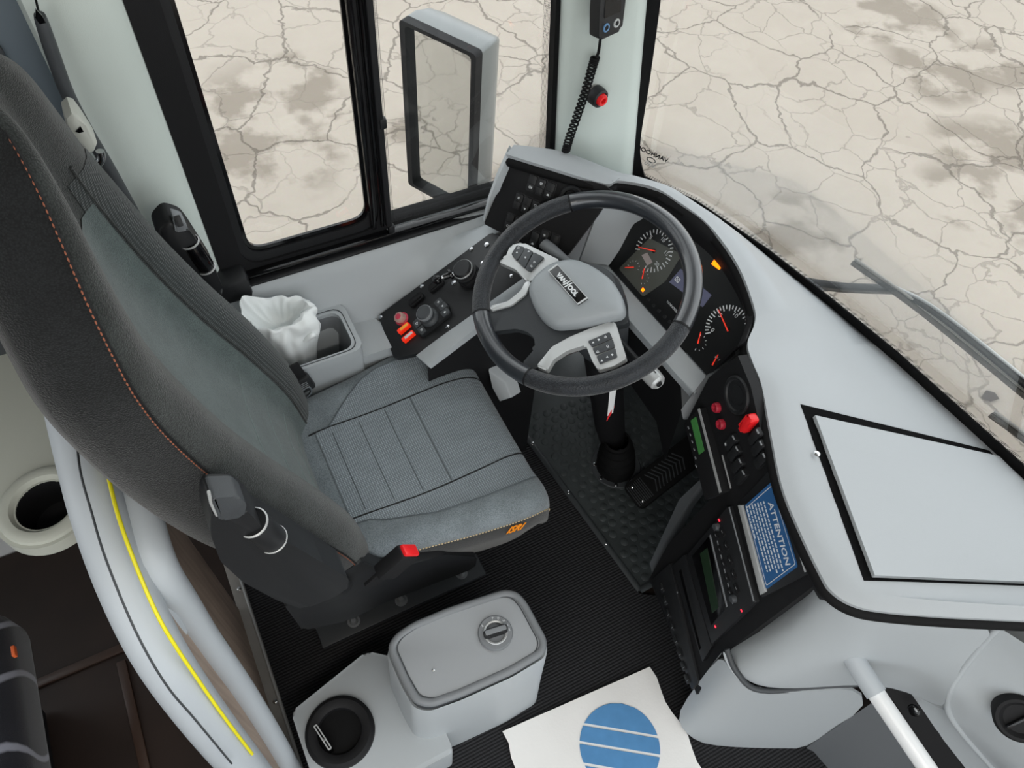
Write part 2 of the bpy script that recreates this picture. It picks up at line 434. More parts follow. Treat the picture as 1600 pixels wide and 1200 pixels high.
# ---------------------------------------------------------------- bus shell
VINYL = mat('dark_wood_look_vinyl', (38, 27, 22), .55, .4, mottle=.5, mscale=9)
_n, _l, _b = nodes(VINYL)
fl = link('floor', box(4.6, 2.4, .04), VINYL, M=T(-.9, 0, -.035)); tag(fl, kind='structure', label='dark brown wood look bus floor')
CARPET = ribbed('black_ribbed_carpet', (50, 50, 52), 44.0, 'Y', 1.0, .6)
cp = link('floor_carpet', prism(rpoly([(-.19, -.3), (1.0, -.3), (1.0, .22), (.72, .40), (.68, .98), (.62, 1.2), (-.19, 1.2)], .01), .014), CARPET, M=T(0, 0, -.008))
tag(cp, 'black ribbed carpet covering the floor under the driver seat', 'carpet')
CEIL = mat('ceiling_lining', (205, 206, 203), .8)
ce = link('ceiling', box(5.6, 2.44, .06, .02), CEIL, M=T(-1.55, 0, 2.2)); tag(ce, kind='structure', label='pale grey bus ceiling lining')
# outer skin below the windows, both sides, front and rear
SKIN = mat('bus_body_paint', (205, 207, 208), .35, .5)
ws = link('wall_left', raw(*(lambda v, f: (v, f))([(-4.3, 1.205, -.5), (.97, 1.205, -.5), (.97, 1.205, .69), (-4.3, 1.205, .69), (-4.3, 1.245, -.5), (.97, 1.245, -.5), (.97, 1.245, .69), (-4.3, 1.245, .69)],
     [(0, 1, 2, 3), (4, 7, 6, 5), (0, 4, 5, 1), (3, 2, 6, 7), (0, 3, 7, 4), (1, 5, 6, 2)])), SKIN); tag(ws, kind='structure')
wr = link('wall_right', box(4.0, .04, 1.25), SKIN, M=T(-2.3, -1.22, .1)); tag(wr, kind='structure')
dr = thing('door_1', 'glazed front entrance door opposite the driver', None, (.4, -1.22, -.5), kind='structure')
DRM = Matrix(((1, 0, 0, 0), (0, 0, -1, -1.2), (0, 1, 0, 0), (0, 0, 0, 1)))
link('door_frame', ring(rrect(-.28, -.5, .98, 2.1, .05, 5), rrect(-.2, -.2, .9, 2.0, .06, 5), .04), BLKM, dr, DRM)
FILL = mat('fill_light_diffuser', (240, 240, 236), .5, emit=(255, 250, 242), estr=13.0)  # unseen fill light, added to brighten the dark cab floor
for yy, wh in ((-.50, 'above the entrance'),):
    lt_ = thing('fill_light', 'long white fill light added out of view '+wh, 'lamp', (-.2, yy, 2.17))
    link('housing', box(1.5, .17, .02, .005), RAILM, lt_, T(-.25, yy, 2.162)); link('diffuser', box(1.44, .13, .012, .004), FILL, lt_, T(-.25, yy, 2.150))
wb = link('wall_rear', box(.04, 2.4, 2.6), MIDG, M=T(-4.3, 0, .9)); tag(wb, kind='structure')
# front below the windscreen
base_c = [(1.0077, 1.1595, 0.7), (1.099, 0.9989, 0.7), (1.1605, 0.8018, 0.7), (1.2, 0.6217, 0.7), (1.2314, 0.4509, 0.7), (1.2509, 0.285, 0.7), (1.2687, 0.1335, 0.7), (1.279, 0, 0.7), (1.2687, -0.1335, 0.7), (1.2509, -0.285, 0.7), (1.2314, -0.4509, 0.7), (1.2, -0.6217, 0.7), (1.1605, -0.8018, 0.7), (1.099, -0.9989, 0.7), (1.0077, -1.1595, 0.7)]
top_off = -.26
fr_rows = []
for z in (-.5, .2, .69): fr_rows.append([(p[0]+.02, p[1]*1.01, z) for p in base_c])
wf = link('wall_front', grid(fr_rows), SKIN); solid(wf, .03); tag(wf, kind='structure')
# windscreen
GL = glass('window_glass', (.96, .965, .96), .018)
WS = thing('window_3', 'wide windscreen with black edge in front of the dashboard', None, (1.2, 0, .7), kind='structure')
rows = []
for k in range(7):
    t = k/6; rows.append([(p[0]+top_off*t+.03*sin(pi*t), p[1]*(1-.06*t), .70+1.42*t) for p in base_c])
solid(link('glass', grid(rows), GL, WS), .006)
solid(link('edge_band', grid([[(p[0]-.009, p[1]*.995, .688) for p in base_c], [(p[0]-.018, p[1]*.995, .735) for p in base_c]]), RUB, WS), .003)
dm = dotted('ceramic_dots')
solid(link('dot_band', grid([[(p[0]-.018, p[1]*.995, .735) for p in base_c], [(p[0]-.0195, p[1]*.994, .745) for p in base_c]]), dm, WS), .0006)
# black seal along the pillar, leaning back with it
e0 = [(.985, 1.150, .70), (.960, 1.140, .82), (.925, 1.118, 1.02), (.888, 1.10, 1.22), (.80, 1.07, 1.7), (.74, 1.05, 2.1)]
e1 = [(1.030, 1.120, .705), (.985, 1.125, .82), (.948, 1.106, 1.02), (.911, 1.088, 1.22), (.825, 1.058, 1.7), (.765, 1.04, 2.1)]
solid(link('pillar_seal', grid([smooth_path(e0, 5), smooth_path(e1, 5)]), RUB, WS), .008)

# side windows in the plane of the left wall: local u = forward, v = up, n = inwards
SIDE = Matrix(((1, 0, 0, 0), (0, 0, -1, 1.18), (0, 1, 0, 0), (0, 0, 0, 1)))
w1 = thing('window_1', 'sliding driver side window in black rubber frame', None, (.2, 1.18, .72), kind='structure')
link('outer_frame', ring(rrect(.024, .728, .392, 1.9, .05, 6), rrect(.072, .750, .366, 1.85, .05, 6), .03, -.03), BLKM, w1, SIDE)
link('sliding_frame', ring(rrect(.070, .748, .372, 1.86, .05, 6), rrect(.086, .772, .348, 1.85, .042, 6), .016, -.022), BLK, w1, SIDE)
link('inner_seal', ring(rrect(.084, .770, .350, 1.86, .042, 6), rrect(.093, .784, .341, 1.85, .036, 6), .006, -.016), GLOSS, w1, SIDE)
link('glass', prism(rrect(.086, .772, .348, 1.86, .036, 6), .004, z0=-.018), GL, w1, SIDE)
link('divider_post', box(.012, 1.15, .022, .004), GLOSS, w1, SIDE @ T(.352, 1.33, -.004))
link('divider_seal', box(.008, 1.15, .012, .003), GLOSS, w1, SIDE @ T(.371, 1.33, .0))
link('channel_bar', box(.014, 1.15, .02, .004), BLK, w1, SIDE @ T(.384, 1.33, .002))
link('track', box(.62, .012, .02, .004), GLOSS, w1, SIDE @ T(.345, .736, .008))
link('track_lip', box(.62, .007, .03, .003), BLK, w1, SIDE @ T(.345, .722, .012))
for x in (.388, .389):
    link('clip', box(.014, .022, .014, .003), BLK, w1, SIDE @ T(x, .748 if x < .3885 else 1.02, .008))
w2 = thing('window_2', 'fixed front side window with dotted black border beside the pillar', None, (.6, 1.18, .72), kind='structure')
pg = [(.391, .738), (.797, .738), (.745, 1.2), (.68, 1.86), (.391, 1.86)]
link('glass', prism(pg, .005, z0=-.02), GL, w2, SIDE)
link('lower_frame', box(.46, .05, .05, .006), RUB, w2, SIDE @ T(.60, .716, -.030))
link('lower_ridge', box(.44, .005, .012, .002), DKG, w2, SIDE @ T(.60, .737, -.002))
link('front_frame', prism([(.782, .72), (.83, .72), (.765, 1.2), (.70, 1.86), (.672, 1.86), (.742, 1.2)], .02, z0=-.015), RUB, w2, SIDE)
link('dot_band', prism([(.764, .744), (.784, .744), (.742, 1.2), (.675, 1.86), (.66, 1.86), (.727, 1.2)], .0006, z0=-.0145), dm, w2, SIDE)
link('dot_band', prism([(.397, .738), (.77, .738), (.77, .752), (.397, .752)], .0006, z0=-.0145), dm, w2, SIDE)
link('dot_band', prism([(.391, .752), (.404, .752), (.404, 1.86), (.391, 1.86)], .0006, z0=-.0145), dm, w2, SIDE)

# pillar behind the side window
bp = thing('trim_1', 'pale grey green pillar cover behind the side window', None, (-.05, 1.18, 0), kind='structure')
link('cover', loft([[(-.105, 1.215, z), (-.105, 1.19, z), (-.098, 1.172, z), (-.06, 1.160, z), (-.01, 1.163, z), (.018, 1.174, z), (.030, 1.19, z), (.030, 1.215, z)] for z in (.60, .75, 1.0, 1.3, 1.7, 2.15)]), PILL, bp)
link('lower_cover', box(.07, .06, .06, .01), BLK, bp, T(.035, 1.165, .735))
rw = thing('trim_2', 'grey blue wall lining behind the driver seat', None, (-.5, 1.2, 0), kind='structure')
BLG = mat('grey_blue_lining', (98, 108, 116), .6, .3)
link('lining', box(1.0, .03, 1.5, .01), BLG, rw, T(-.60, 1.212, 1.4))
link('dark_band', polyslab([(-.42, 1.190, .62), (-.18, 1.190, .62), (-.15, 1.190, 1.28), (-.20, 1.190, 1.42), (-.30, 1.190, 1.9), (-.42, 1.190, 1.9)], .01, (0, 1, 0)), DKG, rw)  # darker slab over part of the lining
# front pillar cover
ap = thing('trim_3', 'pale grey green front pillar cover between side window and windscreen', None, (.88, 1.13, .7), kind='structure')
def apsec(z):
    s = (z-.75)/.45
    return [(.795-.042*s, 1.20-.01*s, z), (.793-.042*s, 1.165-.012*s, z), (.80-.042*s, 1.145-.014*s, z), (.818-.044*s, 1.132-.016*s, z),
            (.832-.046*s, 1.118-.018*s, z), (.86-.05*s, 1.108-.02*s, z), (.925-.07*s, 1.098-.022*s, z), (.958-.082*s, 1.105-.022*s, z), (.985-.09*s, 1.13-.03*s, z), (.99-.09*s, 1.17-.03*s, z)]
link('cover', loft([apsec(z) for z in (.66, .75, .9, 1.05, 1.2, 1.5, 1.8, 2.12)], 35), PILL, ap)

# window-side lining below the sill
tp = [(-.16, 1.168, .722), (.05, 1.166, .722), (.3, 1.164, .722), (.5, 1.162, .724), (.60, 1.16, .728), (.668, 1.155, .735)]
lipo = [(p[0], 1.20, p[2]+.004) for p in tp]
bt = [(-.16, 1.10, .56), (.05, 1.10, .56), (.295, 1.088, .566), (.44, 1.082, .652), (.56, 1.082, .722), (.625, 1.07, .75)]
def mix3(a, b, t): return tuple(a[i]*(1-t)+b[i]*t for i in range(3))
sl = link('trim_4', grid([smooth_path(lipo, 6), smooth_path(tp, 6),
     smooth_path([(p[0], p[1]-.012, p[2]-.008) for p in tp], 6), smooth_path([mix3((p[0], p[1]-.014, p[2]-.02), q, .12) for p, q in zip(tp, bt)], 6),
     smooth_path([mix3(p, q, .55) for p, q in zip(tp, bt)], 6), smooth_path(bt, 6), smooth_path([(q[0], q[1]-.004, q[2]-.12) for q in bt], 6)], 70), GREY)
solid(sl, .006); tag(sl, 'light grey sill lining under the driver side window', kind='structure')

# ---------------------------------------------------------------- partition behind the driver with its padded rail
pt = thing('partition', 'low wood look partition with pale padded double rail behind the driver seat', 'partition', (-.22, .6, 0))
WOOD = mat('grey_brown_laminate', (112, 98, 86), .55, .4)
_n, _l, _b = nodes(WOOD); _t = _n.new('ShaderNodeTexCoord'); _m = _n.new('ShaderNodeMapping'); _m.inputs['Scale'].default_value = (60, 60, 4)
_w = _n.new('ShaderNodeTexNoise'); _w.inputs['Scale'].default_value = 1.0; _w.inputs['Detail'].default_value = 6
_l.new(_t.outputs['Object'], _m.inputs['Vector']); _l.new(_m.outputs['Vector'], _w.inputs['Vector'])
_x = _n.new('ShaderNodeMix'); _x.data_type = 'RGBA'; _x.inputs['A'].default_value = (*lin((122, 104, 92)), 1); _x.inputs['B'].default_value = (*lin((196, 174, 156)), 1)
_l.new(_w.outputs['Fac'], _x.inputs['Factor']); _l.new(_x.outputs['Result'], _b.inputs['Base Color'])
outer = [(-0.245, 0.8003, 0.9597), (-0.245, 0.7159, 0.9539), (-0.245, 0.625, 0.9404), (-0.245, 0.5302, 0.8887), (-0.245, 0.4604, 0.7967), (-0.245, 0.4107, 0.6331), (-0.245, 0.3658, 0.4026), (-0.245, 0.3261, 0.1777)]
inner = [(-0.205, 0.7063, 0.9101), (-0.205, 0.6265, 0.911), (-0.205, 0.5489, 0.8835), (-0.205, 0.5291, 0.7722), (-0.205, 0.5035, 0.6247), (-0.205, 0.4745, 0.4336), (-0.205, 0.4187, 0.2108), (-0.205, 0.3463, 0.0114)]
link('panel', polyslab([(-.235, p[1], max(.02, p[2]-.01)) for p in outer]+[(-.235, outer[-1][1], .0), (-.235, outer[0][1], .0)], .02, (1, 0, 0)), WOOD, pt)
link('outer_rail', tube(smooth_path(outer, 6), [.036]*43, 16), RAILM, pt)
link('inner_rail', tube(smooth_path(inner, 6), [.036-.012*min(1, i/22) for i in range(43)], 16), RAILM, pt)
link('yellow_line', tube(smooth_path([(-0.2133, 0.6824, 0.9832), (-0.2133, 0.5924, 0.9855), (-0.2133, 0.5262, 0.9578), (-0.2133, 0.4725, 0.9118), (-0.2133, 0.4453, 0.8567), (-0.2133, 0.4176, 0.7599), (-0.2134, 0.3868, 0.6331), (-0.2134, 0.3557, 0.4668)], 6), .0028, 8), YEL, pt)
link('rail_web', tube(smooth_path([(-0.228, 0.7082, 0.905), (-0.228, 0.619, 0.9042), (-0.228, 0.5511, 0.867), (-0.228, 0.5179, 0.8041), (-0.228, 0.5027, 0.7401)], 6), [.034-.018*i/24 for i in range(25)], 12), RAILM, pt)
link('seam', tube(smooth_path([(-0.2384, 0.7584, 0.9817), (-0.238, 0.6579, 1.0129), (-0.2378, 0.5938, 1.0052), (-0.2377, 0.5353, 0.992), (-0.2378, 0.4672, 0.9466), (-0.2379, 0.424, 0.8927), (-0.2383, 0.3954, 0.8195), (-0.2387, 0.379, 0.7184), (-0.2395, 0.3432, 0.5215)], 6), .0016, 6), DKG, pt)
ed = thing('trim_5', 'scuffed aluminium edge strip along the raised driver floor', None, (-.2, .6, 0), kind='structure')
link('strip', prism(rpoly([(-.218, -.1), (-.186, -.1), (-.186, 1.0), (-.218, 1.0)], .003), .012, .003), ALU, ed)
link('ridge', box(.006, 1.1, .008, .002), SILV, ed, T(-.19, .45, .014))
scr = lathe([(0, .003), (.003, .003), (.0055, .0015), (.0055, 0)], 12)
for y in (.85, .55, .3): link('screw', scr, CHR, ed, T(-.2, y, .012))
# cup holder tray on the wall behind the seat
ct = thing('cup_holder_tray', 'pale moulded tray with round cup hole behind the driver seat', 'cup holder', (-.38, .9, .68))
n = 40
oo = [(.080*cos(2*pi*i/n), .080*sin(2*pi*i/n) if sin(2*pi*i/n) <= 0 else (.36 if .001 < sin(2*pi*i/n) else 0)) for i in range(n)]
oo = [((.080 if cos(2*pi*i/n) > 0 else -.080) if (sin(2*pi*i/n) > .7 and False) else x, y) for i, (x, y) in enumerate(oo)]
link('tray', ring(oo, circle(.046, n), .03, -.03), PILM, ct, T(-.382, .832, .70))
link('rim', lathe([(.074, 0), (.072, .006), (.064, .010), (.054, .008), (.047, -.002), (.046, -.03)], 40), PILM, ct, T(-.382, .832, .70))
link('cup_well', lathe([(.046, 0), (.043, -.07), (0, -.072)], 30), BLKM, ct, T(-.382, .832, .698))
# floor strips and passenger seat behind the partition
link('trim_6', box(.34, .022, .008, .003), mat('worn_brown_trim', (58, 42, 34), .4), M=T(*(-0.5893, 0.8356, -0.008)))['kind'] = 'structure'
link('trim_7', box(.022, .34, .008, .003), bpy.data.materials['worn_brown_trim'], M=T(*(-0.5017, 0.6349, -0.008)))['kind'] = 'structure'
ps = thing('passenger_seat', 'dark patterned passenger seat at the edge behind the partition', 'seat', (-0.9227, 0.7816, 0))
PAT = fabric('dark_patterned_cloth', (24, 25, 32), 900, .4, .3)
_n, _l, _b = nodes(PAT); _t = _n.new('ShaderNodeTexCoord'); _w = _n.new('ShaderNodeTexWave'); _w.wave_type = 'RINGS'; _w.inputs['Scale'].default_value = 2.4; _w.inputs['Distortion'].default_value = 7; _w.inputs['Detail'].default_value = 1
_l.new(_t.outputs['Object'], _w.inputs['Vector']); _r = _n.new('ShaderNodeMapRange'); _r.inputs['From Min'].default_value = .95; _r.inputs['From Max'].default_value = .99; _l.new(_w.outputs['Fac'], _r.inputs['Value'])
_x = _n.new('ShaderNodeMix'); _x.data_type = 'RGBA'; _x.inputs['B'].default_value = (*lin((120, 122, 132)), 1)
_l.new(_b.inputs['Base Color'].links[0].from_socket, _x.inputs['A']); _l.new(_r.outputs['Result'], _x.inputs['Factor']); _l.new(_x.outputs['Result'], _b.inputs['Base Color'])
_s = Vector((-0.5594, 0.6312, 0.45))
link('cushion', box(.46, .46, .14, .04, 4), PAT, ps, T(_s.x-.23, _s.y-.04, .385))
link('backrest', box(.12, .46, .75, .04, 4), PAT, ps, T(_s.x-.50, _s.y-.04, .75) @ RY(-12))
link('pedestal', box(.30, .36, .32, .02), BLKM, ps, T(_s.x-.26, _s.y-.04, .155))
link('seat_tag', box(.006, .02, .012, .001), mat('orange_tag', (200, 90, 40), .6), ps, T(*(-0.5488, 0.7122, 0.46)))

# ---------------------------------------------------------------- dashboard
dash = thing('dashboard', 'light grey wraparound dashboard with black lip in front of the driver', 'dashboard', (.9, .5, 0))
dcols = [[(0.6412, 1.1379, 0.895), (0.6639, 1.1484, 0.905), (0.665, 1.16, 0.8)], [(0.7042, 1.0601, 0.9), (0.7499, 1.0891, 0.905), (0.775, 1.15, 0.79)], [(0.7847, 0.9743, 0.9), (0.8276, 0.9967, 0.9), (0.92, 1.12, 0.74)], [(0.8156, 0.9719, 0.9), (0.8563, 0.9759, 0.897), (1, 1.1, 0.72)], [(0.8722, 0.9277, 0.9), (0.9103, 0.9226, 0.893), (1.0864, 1.0354, 0.7)], [(0.9014, 0.8743, 0.895), (0.9365, 0.8647, 0.889), (1.1233, 0.9533, 0.7)], [(0.925, 0.7964, 0.89), (0.9633, 0.7971, 0.882), (1.1448, 0.8797, 0.7)], [(0.9167, 0.6888, 0.888), (0.9594, 0.6803, 0.882), (1.1713, 0.7561, 0.7)], [(0.888, 0.5931, 0.88), (0.938, 0.5886, 0.876), (1.2, 0.6217, 0.7)], [(0.8698, 0.5622, 0.871), (0.929, 0.5585, 0.857), (1.2126, 0.5513, 0.7)], [(0.84, 0.5374, 0.858), (0.8952, 0.5263, 0.842), (1.2244, 0.4929, 0.7)], [(0.8257, 0.5001, 0.853), (0.8686, 0.4817, 0.844), (1.2334, 0.4336, 0.7)], [(0.8117, 0.4532, 0.85), (0.846, 0.4377, 0.85), (1.2394, 0.3827, 0.7)], [(0.7697, 0.3656, 0.84), (0.8044, 0.3483, 0.842), (1.2528, 0.2693, 0.7)], [(0.7313, 0.281, 0.83), (0.7647, 0.2692, 0.835), (1.2635, 0.1776, 0.7)], [(0.7105, 0.2049, 0.825), (0.7422, 0.1989, 0.832), (1.2721, 0.1048, 0.7)], [(0.6966, 0.1307, 0.82), (0.7339, 0.1436, 0.83), (1.2819, 0.0215, 0.7)], [(0.6951, 0.1041, 0.82), (0.733, 0.115, 0.83), (1.2847, -0.0274, 0.7)], [(0.7091, 0.0751, 0.82), (0.7412, 0.0883, 0.83), (1.2878, -0.0883, 0.7)], [(0.7428, 0.0468, 0.82), (0.7676, 0.059, 0.83), (1.293, -0.1779, 0.7)], [(0.833, -0.0063, 0.82), (0.8482, 0.0093, 0.83), (1.272, -0.18, 0.7)], [(0.9579, -0.0739, 0.82), (0.9699, -0.0578, 0.83), (1.262, -0.3, 0.7)], [(1.0821, -0.1435, 0.82), (1.0944, -0.1253, 0.83), (1.245, -0.42, 0.7)]]          # per column: inner lip, crest, windscreen foot
rI = smooth_path([c[0] for c in dcols], 5); rC = smooth_path([c[1] for c in dcols], 5); rO = smooth_path([c[2] for c in dcols], 5)
def blend(a, b, t, lift=0): return [(p.x*(1-t)+q.x*t, p.y*(1-t)+q.y*t, p.z*(1-t)+q.z*t+lift) for p, q in zip(a, b)]
rows = [[(p.x+.004, p.y, p.z-.02) for p in rO], rO, blend(rC, rO, .7), blend(rC, rO, .4), blend(rC, rO, .16, .001), rC, blend(rI, rC, .45, .001), rI, [(p.x, p.y, p.z-.012) for p in rI]]
db = link('top_surface', grid(rows, 70), DASH, dash); solid(db, .004)
lip = [(p.x+.003, p.y, p.z-.018) for p in rI]
link('edge_lip', tube(lip, .0115, 10), RUB, dash)
link('lip_skirt', grid([lip, [(p.x+.03, p.y, p.z-.05) for p in rI[:0]] or [(x+.012, y, z-.05) for x, y, z in lip]]), BLKM, dash)
# grey side cheek of the switch panel, next to the window
link('side_cheek', loft([[Vector(p)+Vector(d) for d in ((0, 0, 0), (.004, .012, .004), (.02, .03, .0), (.03, .02, -.02), (.012, -.004, -.01))] for p in [(0.6428, 1.1346, 0.892), (0.6118, 1.1184, 0.85), (0.5943, 1.115, 0.8), (0.577, 1.1009, 0.757)]], 60), GREY, dash)
# left switch panel
SWP = Matrix(((0.59585, 0.42396, -0.68207, 0.57500), (-0.80310, 0.31455, -0.50605, 1.10000), (0.00000, 0.84930, 0.52791, 0.75500), (0, 0, 0, 1)))
sp = link('switch_panel', prism(rpoly([(0.0016, 0.0004), (0.02, 0.1554), (0.1092, 0.1649), (0.2278, 0.1694), (0.2485, 0.1634), (0.2329, 0.1054), (0.1998, 0.0006), (0.1525, -0.0123), (0.0726, -0.005)], .004), .02, .002, z0=-.02), BLKM, dash, SWP)
rocker = prism(rrect(-.0088, -.0165, .0088, .0165, .003), .006, .002)
rk_w = prism(rrect(-.0074, -.0148, .0074, -.001, .002), .003, .001, z0=.006)
frame_m = prism(rrect(-.0105, -.0185, .0105, .0185, .003), .002, .001)
sym = {}
def symbol(kind):
    if kind in sym: return sym[kind]
    if kind == 0: m = multi([(ring(circle(.0026, 12), circle(.0018, 12), .0004), I4), (box(.0012, .004, .0004), T(.004, 0, .0002))])
    elif kind == 1: m = multi([(box(.006, .001, .0004), T(0, .0015, .0002)), (box(.006, .001, .0004), T(0, -.0006, .0002)), (box(.003, .001, .0004), T(0, -.0026, .0002))])
    elif kind == 2: m = prism([(-.003, -.002), (.003, -.002), (.0015, .002), (-.0015, .002)], .0004)
    elif kind == 3: m = multi([(box(.0008, .006, .0004), RZ(a)) for a in (0, 60, 120)])
    elif kind == 4: m = prism([(-.0026, .002), (.0026, .002), (0, -.003)], .0004)
    else: m = multi([(ring(rrect(-.003, -.002, .003, .002, .001), rrect(-.0022, -.0012, .0022, .0012, .0006), .0004), I4), (box(.001, .003, .0004), T(.0, -.003, .0002))])
    sym[kind] = m; return m
for i, (u, v) in enumerate([(0.0796, 0.1213), (0.1008, 0.1206), (0.1219, 0.1199), (0.063, 0.0758), (0.0832, 0.0747), (0.1033, 0.0736), (0.0573, 0.0274), (0.0777, 0.0265), (0.1228, 0.0116), (0.1422, 0.022), (0.1649, 0.0221), (0.1233, 0.0726), (0.0981, 0.0255)]):
    link('rocker_switch', multi([(frame_m, I4), (rocker, T(0, 0, .001)), (rk_w, T(0, 0, .001))]) if i == 0 else RK, BLK, sp, SWP @ T(u, v, 0))
    if i == 0: RK = bpy.data.objects['rocker_switch'].data
    link('switch_symbol', symbol(i % 6), WPR, sp, SWP @ T(u, v+.008 if i % 2 else v-.008, .0098))
u, v = (0.1703, 0.121)
link('air_vent', lathe([(0, .002), (.016, .002), (.018, .006), (.024, .007), (.027, .003), (.027, 0)], 32), BLK, sp, SWP @ T(u, v, 0))
# instrument housing: hood underside, left cheek, lower sill
CLU = Matrix(((0.08839, 0.59615, -0.79799, 0.80213), (-0.99609, 0.05290, -0.07081, 0.92979), (0.00000, 0.80113, 0.59849, 0.70000), (0, 0, 0, 1)))
ctop = [CLU @ Vector((x, y, -.002)) for x, y in [(-0.0096, 0.1262), (0.0465, 0.1583), (0.1361, 0.1743), (0.2187, 0.1726), (0.3192, 0.1432), (0.3609, 0.0872), (0.3521, 0.0002)]]
ctop3 = smooth_path(ctop, 6)
hin = smooth_path([(0.8407, 0.9591, 0.885), (0.8715, 0.9254, 0.885), (0.9136, 0.8265, 0.878), (0.92, 0.7095, 0.87), (0.8898, 0.6019, 0.862), (0.8371, 0.5477, 0.855), (0.8255, 0.5442, 0.84)], 6)
solid(link('hood_lining', grid([[(p.x+.01, p.y, p.z+.008) for p in hin], hin, blend(hin, ctop3, .5), ctop3]), BLKM, dash), .004)
link('hood_rim', tube([(p.x+.012, p.y, p.z-.022) for p in hin[2:]], .006, 8), DKG, dash)
solid(link('left_cheek', grid([[(0.7743, 0.97, 0.885), (0.8234, 0.957, 0.865), (0.8854, 0.9371, 0.835)], [(0.7675, 0.967, 0.81), (0.8115, 0.9563, 0.79), (0.8729, 0.9515, 0.775)], [(0.7436, 0.9564, 0.715), (0.7693, 0.94, 0.712), (0.8009, 0.9262, 0.704)]], 80), GREY, dash), .008)
link('cheek_foot', polyslab([(0.7442, 0.9571, 0.714), (0.7979, 0.9296, 0.704), (0.8006, 0.905, 0.692), (0.7382, 0.9573, 0.7)], .02, (.3, 0, -1)), GREY, dash)
link('lower_sill', polyslab([(0.7444, 0.957, 0.712), (0.8008, 0.9283, 0.702), (0.8316, 0.5819, 0.702), (0.8063, 0.5675, 0.695), (0.7922, 0.5608, 0.685), (0.784, 0.609, 0.69), (0.7464, 0.937, 0.7)], .03, (.25, 0, -1), bev=.004), GREY, dash)
link('sill_end', polyslab([(0.8329, 0.5829, 0.7), (0.8821, 0.5688, 0.8), (0.8855, 0.5534, 0.79), (0.8172, 0.56, 0.68), (0.7804, 0.5367, 0.645), (0.762, 0.54, 0.64), (0.7656, 0.5569, 0.65), (0.7898, 0.5646, 0.686)], .02, (.9, -.2, -.3), bev=.003), MIDG, dash)
link('sill_skirt', grid([[(0.7516, 0.9663, 0.7), (0.7839, 0.7789, 0.68), (0.7983, 0.6143, 0.67), (0.7752, 0.5595, 0.64)], [(.82, .96, .40), (.84, .8, .40), (.84, .66, .40), (.80, .56, .40)]]), BLKM, dash)
